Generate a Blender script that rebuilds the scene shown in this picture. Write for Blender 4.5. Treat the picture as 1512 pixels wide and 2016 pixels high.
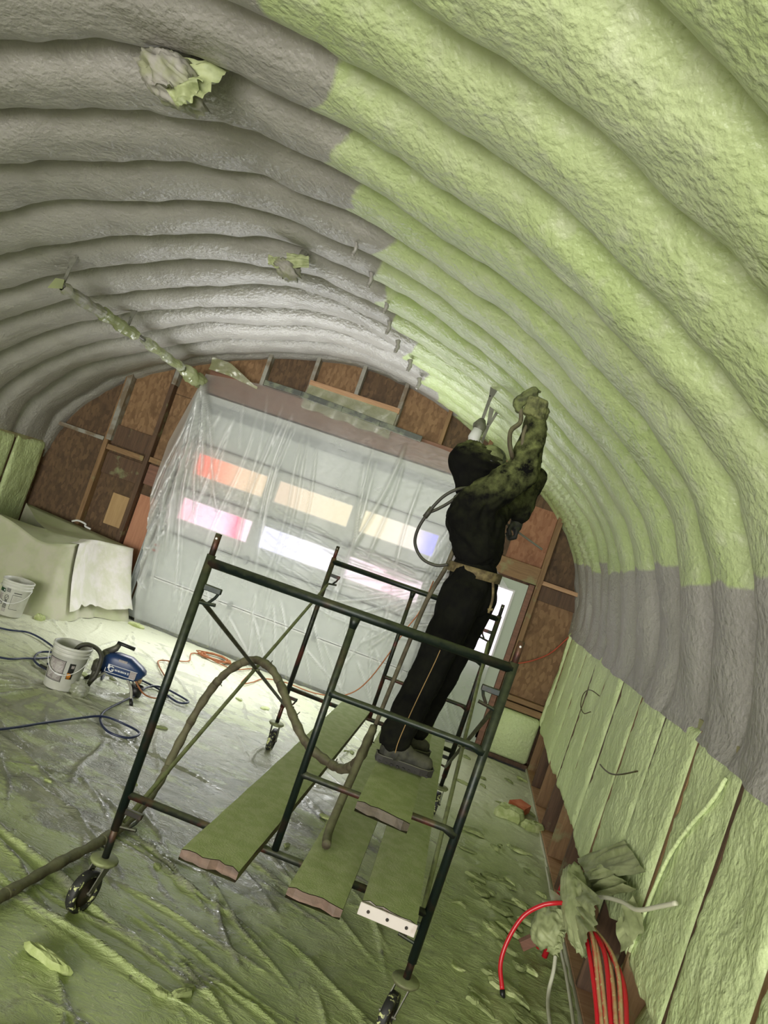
import bpy, bmesh, math, random
import numpy as np
from mathutils import Vector, Matrix
for o in list(bpy.data.objects): bpy.data.objects.remove(o)
scene = bpy.context.scene
COL = scene.collection
random.seed(7)
# ---------------------------------------------------------------- camera
YAW, PITCH, ROLL = math.radians(8.015), math.radians(1.079), math.radians(19.188)
cam_d = bpy.data.cameras.new('camera'); cam = bpy.data.objects.new('camera', cam_d); COL.objects.link(cam)
fw = Vector((-math.sin(YAW)*math.cos(PITCH), math.cos(YAW)*math.cos(PITCH), math.sin(PITCH)))
rt = Vector((math.cos(YAW), math.sin(YAW), 0)); up = rt.cross(fw)
cx = rt*math.cos(ROLL)+up*math.sin(ROLL); cy = -rt*math.sin(ROLL)+up*math.cos(ROLL)
m = Matrix((cx, cy, -fw)).transposed().to_4x4(); m.translation = (0, 0, 2.15); cam.matrix_world = m
cam_d.sensor_fit = 'HORIZONTAL'; cam_d.sensor_width = 36; cam_d.lens = 36*1514/1512
cam_d.clip_start = .05; cam_d.clip_end = 200
scene.camera = cam
# ---------------------------------------------------------------- light
w = bpy.data.worlds.new('sky'); scene.world = w; w.use_nodes = True
w.node_tree.nodes['Background'].inputs[0].default_value = (.90, .95, 1.0, 1)
w.node_tree.nodes['Background'].inputs[1].default_value = 1.0
def area(name, loc, rot, sx, sy, power, col=(1, 1, 1)):
    l = bpy.data.lights.new(name, 'AREA'); l.shape = 'RECTANGLE'; l.size = sx; l.size_y = sy; l.energy = power; l.color = col
    o = bpy.data.objects.new(name, l); COL.objects.link(o); o.location = loc; o.rotation_euler = rot; return o
# added lamp: daylight from the hut's assumed open rear end, behind the camera
area('assumed_rear_daylight', (-2.3, -6.9, 1.75), (math.radians(91), 0, 0), 6.4, 3.3, 900, (1, .97, .92))
# added lamps before the curtain, standing in for window daylight: floor below, vault above
for nm, tilt, pw in (('added_window_fill_down', -30, 40), ('added_window_fill_up', -150, 33)):
    l_ = area(nm, (-2.2, 8.98, 1.84), (math.radians(tilt), 0, 0), 3.2, .24, pw, (.97, .98, 1)); l_.data.spread = math.radians(112)  # limited spread keeps both added lamps unseen by the camera
# added sun, in at the assumed open rear end, lights floor behind the camera
sn = bpy.data.lights.new('sun', 'SUN'); sn.energy = 6; sn.angle = .01; sn.color = (1, .96, .88); so = bpy.data.objects.new('sun', sn); COL.objects.link(so); so.location = (-2, -20, 14)
so.rotation_euler = Vector((.03, .77, -.64)).to_track_quat('-Z', 'Y').to_euler()
vs = scene.view_settings
scene.display_settings.display_device = 'sRGB'
vs.view_transform = 'Standard'; vs.look = 'None'; vs.gamma = 1; vs.use_curve_mapping = False
vs.exposure = 0.25
# ---------------------------------------------------------------- helpers
def _hash(ix, iy, iz):
    n = (ix*374761393+iy*668265263+iz*1274126177) & 0xffffffff
    n = ((n ^ (n >> 13))*1274126177) & 0xffffffff
    n = n ^ (n >> 16)
    return (n & 0xffff)/65535.0
def vnoise(p):
    p = np.asarray(p, float); i = np.floor(p).astype(np.int64); f = p-i; f = f*f*(3-2*f); r = 0
    for dx in (0, 1):
        for dy in (0, 1):
            for dz in (0, 1):
                wgt = (f[..., 0] if dx else 1-f[..., 0])*(f[..., 1] if dy else 1-f[..., 1])*(f[..., 2] if dz else 1-f[..., 2])
                r = r+wgt*_hash(i[..., 0]+dx, i[..., 1]+dy, i[..., 2]+dz)
    return r*2-1
def fbm(p, o=3, lac=2.03, g=.5):
    p = np.asarray(p, float); r = 0; a = 1
    for k in range(o): r = r+a*vnoise(p+17.3*k); p = p*lac; a *= g
    return r
def P3(x, y, z=0): 
    x, y = np.broadcast_arrays(np.asarray(x, float), np.asarray(y, float)); return np.stack([x, y, np.broadcast_to(np.asarray(z, float), x.shape)], -1)
WLOC = {}
class MB:
    def __init__(s): s.v = []; s.f = []; s.attr = {}
    def add(s, vs, fs):
        b = len(s.v); s.v += [tuple(v) for v in vs]; s.f += [tuple(i+b for i in f) for f in fs]; return s
    def box(s, lo, hi, M=None, ch=0.0):
        lo = Vector(lo); hi = Vector(hi); c = (lo+hi)/2; h = (hi-lo)/2
        bm = bmesh.new(); bmesh.ops.create_cube(bm, size=2)
        for v in bm.verts: v.co = Vector((v.co.x*h.x, v.co.y*h.y, v.co.z*h.z))
        if ch > 0: bmesh.ops.bevel(bm, geom=bm.edges[:], offset=ch, segments=1, affect='EDGES')
        bm.verts.index_update()
        vs = [(v.co+c) if M is None else M @ (v.co+c) for v in bm.verts]
        s.add(vs, [[v.index for v in f.verts] for f in bm.faces]); bm.free(); return s
    def tube(s, pts, r, n=10, cap=True, closed=False, rv=None):
        pts = [Vector(p) for p in pts]; m_ = len(pts); rs = r if isinstance(r, (list, tuple)) else [r]*m_
        T = []
        for i in range(m_):
            a = pts[i-1] if (i > 0 or closed) else pts[i]; b = pts[(i+1) % m_] if (i < m_-1 or closed) else pts[i]
            d = b-a; T.append(d.normalized() if d.length > 1e-9 else Vector((0, 0, 1)))
        u = T[0].orthogonal().normalized(); vs = []; fs = []
        for i in range(m_):
            u = (u-T[i]*u.dot(T[i])); u = u.normalized() if u.length > 1e-6 else T[i].orthogonal().normalized()
            v = T[i].cross(u)
            for k in range(n):
                a = 2*math.pi*k/n; vs.append(pts[i]+(u*math.cos(a)+v*math.sin(a))*rs[i])
        for i in range(m_ if closed else m_-1):
            for k in range(n):
                j = (i+1) % m_; fs.append((i*n+k, i*n+(k+1) % n, j*n+(k+1) % n, j*n+k))
        if cap and not closed: fs.append(tuple(reversed(range(n)))); fs.append(tuple((m_-1)*n+k for k in range(n)))
        return s.add(vs, fs)
    def lathe(s, prof, M=None, n=28, close=False):
        vs = []; fs = []; k_ = len(prof)
        for r, z in prof:
            for k in range(n):
                a = 2*math.pi*k/n; p = Vector((r*math.cos(a), r*math.sin(a), z)); vs.append(M @ p if M else p)
        for i in range(k_-1):
            for k in range(n): fs.append((i*n+k, i*n+(k+1) % n, (i+1)*n+(k+1) % n, (i+1)*n+k))
        if close: fs.append(tuple(reversed(range(n)))); fs.append(tuple((k_-1)*n+k for k in range(n)))
        return s.add(vs, fs)
    def prism(s, poly, axis, a, b):
        n = len(poly)
        def q(p, t): return {'x': (t, p[0], p[1]), 'y': (p[0], t, p[1]), 'z': (p[0], p[1], t)}[axis]
        vs = [q(p, a) for p in poly]+[q(p, b) for p in poly]
        fs = [tuple(range(n)), tuple(reversed(range(n, 2*n)))]+[(i, n+i, n+(i+1) % n, (i+1) % n) for i in range(n)]
        return s.add(vs, fs)
    def build(s, name, mat, parent=None, smooth=False, attrs=None):
        return mesh_obj(name, np.array(s.v, float), s.f, mat, parent, smooth, attrs)
def mesh_obj(name, V, F, mat, parent=None, smooth=False, attrs=None):
    V = np.asarray(V, float).reshape(-1, 3)
    if parent is None: org = Vector(((V[:, 0].min()+V[:, 0].max())/2, (V[:, 1].min()+V[:, 1].max())/2, V[:, 2].min()))
    else: org = WLOC[parent.name]
    me = bpy.data.meshes.new(name); L = V-np.array(org)
    if isinstance(F, np.ndarray):
        nf = len(F); k = F.shape[1]
        me.vertices.add(len(L)); me.vertices.foreach_set('co', L.astype(np.float32).ravel())
        me.loops.add(nf*k); me.loops.foreach_set('vertex_index', F.astype(np.int32).ravel())
        me.polygons.add(nf); me.polygons.foreach_set('loop_start', np.arange(0, nf*k, k, dtype=np.int32))
        me.update(calc_edges=True)
    else:
        me.from_pydata([tuple(p) for p in L], [], F)
        bm = bmesh.new(); bm.from_mesh(me); bmesh.ops.recalc_face_normals(bm, faces=bm.faces[:]); bm.to_mesh(me); bm.free()
    if smooth: me.polygons.foreach_set('use_smooth', [True]*len(me.polygons))
    if attrs:
        for k, a in attrs.items():
            at = me.attributes.new(k, 'FLOAT', 'POINT'); at.data.foreach_set('value', np.asarray(a, np.float32).ravel())
    if mat: me.materials.append(mat)
    o = bpy.data.objects.new(name, me); COL.objects.link(o)
    if parent is None: o.location = org; WLOC[o.name] = org.copy()
    else: o.parent = parent; WLOC[o.name] = org.copy()
    return o
def grid_faces(nu, nv):
    i = np.arange(nu-1)[:, None]*nv+np.arange(nv-1)[None, :]
    return np.stack([i, i+nv, i+nv+1, i+1], -1).reshape(-1, 4)
def grid_obj(name, X, Y, Z, mat, parent=None, smooth=True, attrs=None, flip=False):
    nu, nv = X.shape; F = grid_faces(nu, nv)
    if flip: F = F[:, ::-1]
    return mesh_obj(name, np.stack([X, Y, Z], -1).reshape(-1, 3), F, mat, parent, smooth, attrs)
def tag(o, label, cat, group=None, kind=None):
    o['label'] = label
    if cat: o['category'] = cat
    if group: o['group'] = group
    if kind: o['kind'] = kind
    return o
def thing(name, label, cat, loc, group=None):
    o = bpy.data.objects.new(name, None); COL.objects.link(o); o.location = loc; o.empty_display_size = .1
    WLOC[o.name] = Vector(loc); return tag(o, label, cat, group)
def struct(o): o['kind'] = 'structure'; return o
def smooth_path(pts, k=6):
    pts = [Vector(p) for p in pts]; out = []; q = [pts[0]*2-pts[1]]+pts+[pts[-1]*2-pts[-2]]
    for i in range(1, len(q)-2):
        a, b, c, d = q[i-1:i+3]
        for j in range(k):
            t = j/k; out.append(.5*((2*b)+(c-a)*t+(2*a-5*b+4*c-d)*t*t+(3*b-a-3*c+d)*t**3))
    out.append(pts[-1]); return out
# ---------------------------------------------------------------- materials
def lin(c): 
    return tuple((x/255/12.92 if x/255 <= .04045 else ((x/255+.055)/1.055)**2.4) for x in c)+(1,)
class NT:
    def __init__(s, name):
        s.m = bpy.data.materials.new(name); s.m.use_nodes = True; s.t = s.m.node_tree; s.n = s.t.nodes; s.bsdf = s.n['Principled BSDF']; s.out = s.n['Material Output']
    def new(s, t, **k):
        n = s.n.new(t)
        for a, v in k.items():
            if a.startswith('i_'): n.inputs[a[2:].replace('_', ' ')].default_value = v
            else: setattr(n, a, v)
        return n
    def link(s, a, b): s.t.links.new(a, b)
    def coord(s, scale=(1, 1, 1), world=True):
        if world: src = s.new('ShaderNodeNewGeometry').outputs['Position']
        else: src = s.new('ShaderNodeTexCoord').outputs['Object']
        mp = s.new('ShaderNodeMapping'); mp.inputs['Scale'].default_value = scale; s.link(src, mp.inputs['Vector']); return mp.outputs[0]
    def noise(s, co, scale, detail=3, rough=.55, dist=0):
        n = s.new('ShaderNodeTexNoise'); n.inputs['Scale'].default_value = scale; n.inputs['Detail'].default_value = detail
        n.inputs['Roughness'].default_value = rough; n.inputs['Distortion'].default_value = dist; s.link(co, n.inputs['Vector']); return n.outputs['Fac']
    def ramp(s, fac, a, b, ca=(0, 0, 0, 1), cb=(1, 1, 1, 1)):
        r = s.new('ShaderNodeValToRGB'); r.color_ramp.elements[0].position = a; r.color_ramp.elements[1].position = b
        r.color_ramp.elements[0].color = ca; r.color_ramp.elements[1].color = cb; s.link(fac, r.inputs[0]); return r.outputs[0]
    def mix(s, fac, a, b):
        x = s.new('ShaderNodeMix', data_type='RGBA')
        if isinstance(fac, (int, float)): x.inputs[0].default_value = fac
        else: s.link(fac, x.inputs[0])
        for q, i in ((a, 6), (b, 7)):
            if isinstance(q, tuple): x.inputs[i].default_value = q
            else: s.link(q, x.inputs[i])
        return x.outputs[2]
    def math(s, op, a, b=None, c=None, clamp=False):
        x = s.new('ShaderNodeMath', operation=op, use_clamp=clamp)
        for q, i in ((a, 0), (b, 1), (c, 2)):
            if q is None: continue
            if isinstance(q, (int, float)): x.inputs[i].default_value = q
            else: s.link(q, x.inputs[i])
        return x.outputs[0]
    def bump(s, h, strength=.3, dist=.01, prev=None):
        b = s.new('ShaderNodeBump'); b.inputs['Strength'].default_value = strength; b.inputs['Distance'].default_value = dist; s.link(h, b.inputs['Height'])
        if prev is not None: s.link(prev, b.inputs['Normal'])
        s.link(b.outputs[0], s.bsdf.inputs['Normal']); return b.outputs[0]
    def attr(s, name): return s.new('ShaderNodeAttribute', attribute_name=name).outputs['Fac']
    def base(s, c):
        if isinstance(c, tuple): s.bsdf.inputs['Base Color'].default_value = c
        else: s.link(c, s.bsdf.inputs['Base Color'])
    def set(s, rough=None, metal=None, spec=None):
        for k, v in (('Roughness', rough), ('Metallic', metal), ('Specular IOR Level', spec)):
            if v is None: continue
            if isinstance(v, (int, float)): s.bsdf.inputs[k].default_value = v
            else: s.link(v, s.bsdf.inputs[k])
GREEN = lin((188, 201, 152)); GREEN2 = lin((176, 194, 132)); GREEN3 = lin((200, 209, 172)); GRAY = lin((152, 149, 144))
DUST = lin((140, 148, 104))
def simple(name, c, rough=.6, metal=0, c2=None, scale=12, bump=0, bscale=40, bdist=.004, dust=0, dust_c=DUST, thr=(.42, .6), stretch=(1, 1, 1), spec=None):
    t = NT(name); co = t.coord(stretch)
    col = c
    if c2: col = t.mix(t.ramp(t.noise(co, scale), thr[0], thr[1]), c, c2)
    if dust:   # overspray settles on whatever faces up
        nz = t.new('ShaderNodeSeparateXYZ'); t.link(t.new('ShaderNodeNewGeometry').outputs['Normal'], nz.inputs[0])
        f = t.math('ADD', t.math('MULTIPLY', nz.outputs[2], dust), t.math('MULTIPLY', t.math('SUBTRACT', t.noise(co, 25), .5), dust*1.2), clamp=True)
        col = t.mix(f, col, dust_c)
    t.base(col); t.set(rough, metal, spec)
    if bump: t.bump(t.noise(co, bscale, 4), bump, bdist)
    return t.m
def foam_mat(name, painted=False, tint=False):
    t = NT(name); co = t.coord()
    n1 = t.noise(co, 1.1, 3); n2 = t.noise(co, 9, 4)
    g = t.mix(t.ramp(n1, .38, .66), GREEN, GREEN2); g = t.mix(t.ramp(n2, .5, .75), g, GREEN3)
    if painted:
        gr = t.mix(t.ramp(t.noise(co, 3, 4), .3, .75), GRAY, lin((166, 163, 157)))
        n3 = t.noise(co, 22, 4); f = t.math('ADD', t.attr('paint'), t.math('MULTIPLY', t.math('SUBTRACT', n3, .5), .35))
        f = t.ramp(f, .38, .62); c = t.mix(f, g, gr); t.base(c)
        t.set(.40, None, .5)
    else: t.base(t.mix(.75, g, lin((214, 229, 172)))); t.set(.5)
    b = t.bump(t.noise(co, 30, 1.2, .45), .55, .022)
    t.bump(t.noise(co, 90, 2, .5), .55, .007, b)
    return t.m
M_CEIL = foam_mat('sprayed_foam_part_painted', True)
M_FOAM = foam_mat('green_foam', tint=True)
def wood(name, c, c2, axis='z', rough=.7, dust=0):
    st = {'z': (14, 14, 1.2), 'x': (1.2, 14, 14), 'y': (14, 1.2, 14)}[axis]
    t = NT(name); co = t.coord(st); n = t.noise(co, 2.5, 5, .6, .6); col = t.mix(t.ramp(n, .3, .7), c, c2)
    if dust:
        d = t.ramp(t.noise(t.coord(), 5, 4), .62-dust*.3, .75-dust*.3); col = t.mix(t.math('MULTIPLY', d, .75), col, DUST)
    t.base(col); t.set(rough); t.bump(n, .3, .003); return t.m
M_STUD = wood('lumber', lin((150, 118, 82)), lin((116, 88, 58)), 'z', dust=.12)
M_STUDY = wood('lumber_lengthwise', lin((150, 118, 82)), lin((120, 92, 62)), 'x', dust=.15)
M_STUDD = wood('lumber_dark', lin((104, 78, 56)), lin((74, 55, 40)), 'z', dust=.05)
M_STUDG = simple('lumber_grey_coated', lin((150, 148, 138)), .6, c2=lin((120, 105, 85)), scale=6, bump=.2)
M_HEADER = wood('header_lumber', lin((140, 100, 82)), lin((112, 80, 66)), 'x')
M_PINK = wood('fresh_lumber', lin((196, 158, 122)), lin((168, 126, 92)), 'x')
M_PLANKEND = wood('weathered_end_grain', lin((128, 104, 90)), lin((92, 76, 66)), 'x')
M_PLANKEND2 = wood('grey_end_grain', lin((98, 88, 74)), lin((58, 52, 45)), 'x')
def osb(name, a, b, c):
    t = NT(name); co = t.coord((1, 1, 1))
    v = t.new('ShaderNodeTexVoronoi'); v.inputs['Scale'].default_value = 34; v.inputs['Randomness'].default_value = 1
    mp = t.coord((1, 1, .45)); t.link(mp, v.inputs['Vector'])
    r = t.ramp(v.outputs['Color'], .25, .8, a, b); col = t.mix(t.ramp(t.noise(co, 5, 5), .5, .8), r, c)
    t.base(col); t.set(.75); t.bump(v.outputs['Distance'], .25, .004); return t.m
M_OSB = osb('osb', lin((122, 92, 62)), lin((150, 118, 84)), lin((98, 72, 46)))
M_OSBD = osb('osb_dark', lin((84, 64, 44)), lin((108, 84, 58)), lin((64, 48, 34)))
M_OSBR = osb('osb_reddish', lin((146, 100, 72)), lin((168, 122, 92)), lin((122, 80, 56)))
M_PLY = wood('plywood_salmon', lin((196, 142, 110)), lin((176, 122, 92)), 'z')
M_PLYL = wood('plywood_light', lin((190, 158, 112)), lin((172, 140, 96)), 'z')
M_GREENSTEEL = simple('green_painted_steel', lin((18, 29, 26)), .42, .35, c2=lin((52, 38, 30)), scale=7, bump=.25, bscale=60, bdist=.002, dust=.28, thr=(.56, .72))
M_RUSTSTEEL = simple('worn_red_green_steel', lin((26, 30, 25)), .5, .35, c2=lin((84, 42, 34)), scale=8, bump=.25, bscale=60, bdist=.002, dust=.3, thr=(.5, .64))
M_BRACE = simple('dusty_brace_steel', lin((84, 82, 66)), .55, .4, c2=lin((58, 56, 44)), scale=15, dust=.6)
M_BRACEG = simple('overspray_brace', lin((134, 142, 98)), .6, .2, c2=lin((96, 96, 68)), scale=15, dust=.6)
M_PLANK = simple('overspray_plank', lin((168, 181, 122)), .85, c2=lin((182, 192, 138)), scale=18, bump=.7, bscale=120, bdist=.004)
M_PLANKSIDE = simple('plank_side', lin((104, 106, 66)), .8, c2=lin((84, 70, 52)), scale=8, bump=.3)
M_WHITEPLATE = simple('white_metal_strip', lin((205, 196, 190)), .5, c2=lin((170, 150, 140)), scale=14, thr=(.6, .75))
M_RUBBER = simple('black_rubber', lin((34, 34, 32)), .6, c2=lin((196, 200, 140)), scale=38, thr=(.56, .62))
M_HUB = simple('rusty_hub', lin((58, 48, 38)), .6, .3, c2=lin((40, 36, 30)), scale=12)
M_HOSE = simple('dusty_hose', lin((98, 92, 70)), .75, c2=lin((70, 62, 46)), scale=9, bump=.6, bscale=35, bdist=.006, dust=.35)
M_BLACKHOSE = simple('black_hose', lin((52, 50, 44)), .6, dust=.25)
M_BLUE = simple('blue_hose', lin((36, 44, 72)), .4)
M_ORANGE = simple('orange_cord', lin((158, 96, 54)), .5)
M_RED = simple('red_pipe', lin((190, 36, 42)), .35, c2=lin((196, 190, 130)), scale=60, thr=(.6, .68), dust=.75, dust_c=lin((178, 184, 128)))
M_REDB = simple('red_pipe_clean', lin((196, 34, 44)), .3)
M_WHITECABLE = simple('white_cable', lin((205, 204, 182)), .5, dust=.3)
M_WIRE = simple('bare_wire', lin((86, 80, 50)), .4, .5)
M_CABLE = simple('red_cable', lin((176, 72, 44)), .5)
M_SCRAP = simple('foam_scrap', lin((188, 197, 142)), .75, c2=lin((158, 170, 108)), scale=14, bump=.6, bscale=50, bdist=.006)
M_SCRAPD = simple('dusty_foam_scrap', lin((146, 156, 104)), .8, c2=lin((126, 136, 86)), scale=14, bump=.6, bscale=60, bdist=.006)
M_TERRA = simple('orange_tile_piece', lin((196, 102, 66)), .7, c2=lin((214, 130, 96)), scale=10)
M_PAIL = simple('white_pail_plastic', lin((205, 205, 198)), .4, c2=lin((190, 190, 178)), scale=5)
M_PAILIN = simple('pail_paint_residue', lin((120, 118, 112)), .5, c2=lin((150, 148, 142)), scale=12)
M_INK = simple('black_ink', lin((30, 30, 30)), .5)
M_GREYINK = simple('grey_label_ink', lin((150, 142, 140)), .55, c2=lin((166, 158, 156)), scale=90)
M_GREENLAB = simple('green_label', lin((22, 66, 40)), .5)
M_FLAME = simple('orange_label', lin((216, 140, 50)), .5, c2=lin((70, 40, 20)), scale=20)
M_BLUEBODY = simple('blue_machine_shell', lin((24, 52, 96)), .35)
M_CHROME = simple('brushed_chrome', lin((176, 174, 164)), .35, .35)
M_BLACKP = simple('black_plastic', lin((26, 26, 26)), .45)
M_GREYMETAL = simple('dusty_grey_metal', lin((92, 90, 82)), .5, .4, dust=.3)
M_WHITE = simple('white_print', lin((225, 225, 225)), .5)
M_DOORW = simple('white_door_steel', lin((196, 200, 198)), .5)
M_DOORG = simple('grey_door_trim', lin((150, 154, 154)), .5, .2)
M_MANDOOR = simple('man_door_paint', lin((176, 186, 170)), .5)
M_TARP = simple('canvas_tarp', lin((184, 180, 164)), .85, c2=lin((170, 171, 145)), scale=4, bump=.15, bscale=30, dust=.5, dust_c=lin((176, 188, 134)))
M_SLAB = simple('concrete', lin((176, 174, 164)), .8, c2=lin((156, 154, 146)), scale=4)
M_BELT = simple('crusted_belt', lin((112, 100, 66)), .8, c2=lin((78, 66, 42)), scale=30, bump=.6, bscale=60)
M_GLOVE = simple('foam_caked_glove', lin((112, 116, 72)), .85, c2=lin((70, 72, 44)), scale=22, bump=.8, bscale=60, bdist=.006, dust=.3)
M_GLOVEB = simple('black_glove', lin((22, 23, 21)), .7, dust=.15)
M_BOOT = simple('dusty_boot_leather', lin((58, 58, 46)), .75, c2=lin((36, 36, 30)), scale=20, bump=.3, bscale=50, dust=.4, dust_c=lin((104, 104, 78)))
M_SOLE = simple('boot_sole', lin((44, 42, 38)), .75)
M_MASK = simple('foam_dusted_mask', lin((132, 142, 92)), .7, c2=lin((100, 106, 68)), scale=18, bump=.3)
M_LENS = simple('respirator_lens', lin((60, 64, 48)), .2)
M_GUN = simple('foam_caked_gun', lin((108, 116, 70)), .8, c2=lin((64, 68, 42)), scale=20, bump=.7, bscale=60, bdist=.006, dust=.3)
M_GOLD = simple('dried_foam_dribble', lin((140, 112, 66)), .6)
M_DARKTAPE = simple('dark_tape', lin((70, 74, 68)), .5, c2=lin((110, 116, 96)), scale=9)
M_PLATE = simple('top_plate_edge', lin((150, 138, 106)), .7, c2=lin((160, 160, 116)), scale=6)
def cloth(name, c, c2):
    t = NT(name); co = t.coord(); a = t.attr('dust')
    n = t.ramp(t.noise(co, 14, 5, .65), .36, .68); nz = t.new('ShaderNodeSeparateXYZ'); t.link(t.new('ShaderNodeNewGeometry').outputs['Normal'], nz.inputs[0])
    upf = t.math('MULTIPLY_ADD', nz.outputs[2], .55, .45)
    f = t.math('MULTIPLY', t.math('MULTIPLY', a, n), t.math('MAXIMUM', upf, .12), clamp=True)
    col = t.mix(f, t.mix(t.ramp(t.noise(co, 6, 4), .35, .7), c, c2), lin((140, 148, 92)))
    t.base(col); t.set(.95, None, .1); b = t.bump(t.noise(co, 30, 4), .4, .006); t.bump(t.noise(co, 500, 2), .15, .001, b); return t.m
M_BLACK = cloth('black_cotton', lin((10, 10, 10)), lin((16, 16, 15)))
def floor_sheet():
    t = NT('dusted_plastic_sheeting'); co = t.coord()
    a = t.attr('dust'); st = t.coord((1, 2.2, 1)); rot = st.node; rot.inputs['Rotation'].default_value = (0, 0, math.radians(24))
    n = t.math('ADD', t.math('MULTIPLY', t.noise(st, 1.6, 6, .62, .4), .7), t.math('MULTIPLY', t.noise(co, 7, 6, .7), .3))
    f = t.math('ADD', a, t.math('MULTIPLY', t.math('SUBTRACT', n, .5), 2.6)); f = t.ramp(f, .38, .62)
    g = t.mix(t.ramp(t.noise(co, 3, 4), .35, .65), lin((154, 169, 108)), lin((174, 186, 130))); g = t.mix(t.ramp(t.noise(co, 40, 4), .62, .72), g, lin((194, 201, 156)))
    g = t.mix(t.ramp(t.noise(co, 23, 6, .75), .60, .68), g, lin((112, 114, 92)))
    pl = t.attr('pale'); g = t.mix(pl, g, lin((214, 217, 190)))  # colour paler toward the door: thinner overspray, plus painted-in sheen of the lit curtain
    p = t.mix(t.ramp(t.noise(co, 4, 5), .4, .7), lin((146, 149, 126)), lin((112, 116, 98)))
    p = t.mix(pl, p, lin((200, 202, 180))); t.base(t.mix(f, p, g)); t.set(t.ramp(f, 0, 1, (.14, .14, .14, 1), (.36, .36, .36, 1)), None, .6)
    w1 = t.math('ABSOLUTE', t.math('SUBTRACT', t.noise(st, 7, 5, .6, .8), .5)); w2 = t.math('ABSOLUTE', t.math('SUBTRACT', t.noise(st, 19, 4, .6, .8), .5))
    b = t.bump(w1, .45, .05); b = t.bump(w2, .4, .02, b); t.bump(t.noise(co, 70, 4), .3, .006, b); return t.m
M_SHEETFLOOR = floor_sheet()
def clear_plastic(name, opac, tint, creasek=.45, dusty=0):
    t = NT(name); t.n.remove(t.bsdf); co = t.coord()
    tr = t.new('ShaderNodeBsdfTransparent'); tl = t.new('ShaderNodeBsdfTranslucent'); tl.inputs[0].default_value = tint
    df = t.new('ShaderNodeBsdfDiffuse'); df.inputs[0].default_value = tint
    gl = t.new('ShaderNodeBsdfGlossy'); gl.inputs['Roughness'].default_value = .28
    m1 = t.new('ShaderNodeMixShader'); m1.inputs[0].default_value = .35; t.link(tl.outputs[0], m1.inputs[1]); t.link(df.outputs[0], m1.inputs[2])
    if dusty:
        d = t.ramp(t.noise(co, 4, 5, .65), .5-dusty*.2, .72-dusty*.2); c = t.mix(d, tint, lin((196, 203, 156)))
        t.link(c, tl.inputs[0]); t.link(c, df.inputs[0])
    m2 = t.new('ShaderNodeMixShader'); m2.inputs[0].default_value = .08; t.link(m1.outputs[0], m2.inputs[1]); t.link(gl.outputs[0], m2.inputs[2])
    m3 = t.new('ShaderNodeMixShader'); f = t.math('ADD', t.math('MULTIPLY', t.attr('crease'), creasek), t.math('MULTIPLY_ADD', t.noise(co, 3, 5), .18, opac), clamp=True)
    t.link(f, m3.inputs[0]); t.link(tr.outputs[0], m3.inputs[1]); t.link(m2.outputs[0], m3.inputs[2]); t.link(m3.outputs[0], t.out.inputs[0])
    bp = t.new('ShaderNodeBump'); bp.inputs['Strength'].default_value = .4; bp.inputs['Distance'].default_value = .01; t.link(t.noise(co, 14, 4), bp.inputs['Height'])
    for q in (gl, df): t.link(bp.outputs[0], q.inputs['Normal'])
    return t.m
M_CLEAR = clear_plastic('clear_poly_curtain', .21, (.88, .90, .89, 1), .75)
M_WRAP = clear_plastic('dusted_poly_wrap', .62, (.76, .77, .72, 1), .3, .7)
M_WRAPGREEN = clear_plastic('green_dusted_poly', .88, (.80, .82, .64, 1), .12, 1.0)
M_FILM = simple('green_dusted_film', lin((166, 174, 128)), .55, c2=lin((142, 151, 106)), scale=11, bump=.3, bscale=40, dust=.15)
M_WRAPGREY = simple('grey_coated_wrap', lin((150, 147, 138)), .6, c2=lin((138, 140, 112)), scale=9, bump=.4, bscale=40)
def pane_mat(name, stops, strength, lowblue=False):
    # a backlit frosted pane: blurred colours of what stands outside
    t = NT(name); t.n.remove(t.bsdf); co = t.coord((1, 1, 1), False)
    n = t.noise(co, 1.3, 2); s = t.new('ShaderNodeSeparateXYZ'); t.link(co, s.inputs[0])
    g = t.math('ADD', t.math('MULTIPLY_ADD', s.outputs[0], 1.0, .5), t.math('MULTIPLY', t.math('SUBTRACT', n, .5), .5))
    r = t.new('ShaderNodeValToRGB'); cr = r.color_ramp
    while len(cr.elements) < len(stops): cr.elements.new(.5)
    for e, (p, c) in zip(cr.elements, stops): e.position = p; e.color = lin(tuple(v*.78+225*.22 for v in c))
    t.link(g, r.inputs[0])
    e = t.new('ShaderNodeEmission'); e.inputs[1].default_value = strength; t.link(r.outputs[0], e.inputs[0]); t.link(e.outputs[0], t.out.inputs[0]); return t.m
# ---------------------------------------------------------------- the vault (ceiling)
YEND, YREAR = 9.47, -7.0
PITCHR, Y0 = .5855, 3.24
prof = [(-5.93, 1.55), (-5.87, 1.77), (-5.75, 2.12), (-5.57, 2.42), (-5.28, 2.72), (-4.92, 3.0), (-4.42, 3.28), (-3.8, 3.57), (-3.17, 3.78), (-2.6, 3.93), (-2.1, 3.97), (-1.6, 3.91), (-1.11, 3.81), (-.72, 3.69), (-.34, 3.55), (-.02, 3.4), (.24, 3.25), (.5, 3.09), (.75, 2.89), (.9, 2.73), (1.03, 2.51), (1.12, 2.27), (1.2, 2.02), (1.25, 1.8), (1.265, 1.66)]
pp = np.array([[v.x, v.z] for v in smooth_path([(a, 0, b) for a, b in prof], 10)])
sl = np.concatenate([[0], np.cumsum(np.hypot(*np.diff(pp, axis=0).T))]); STOT = sl[-1]
NS, NY = 400, 520
S = np.linspace(0, STOT, NS); PX = np.interp(S, sl, pp[:, 0]); PZ = np.interp(S, sl, pp[:, 1])
tx, tz = np.gradient(PX, S), np.gradient(PZ, S); q = np.hypot(tx, tz); NX, NZ = -tz/q, tx/q      # outward normal
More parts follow.
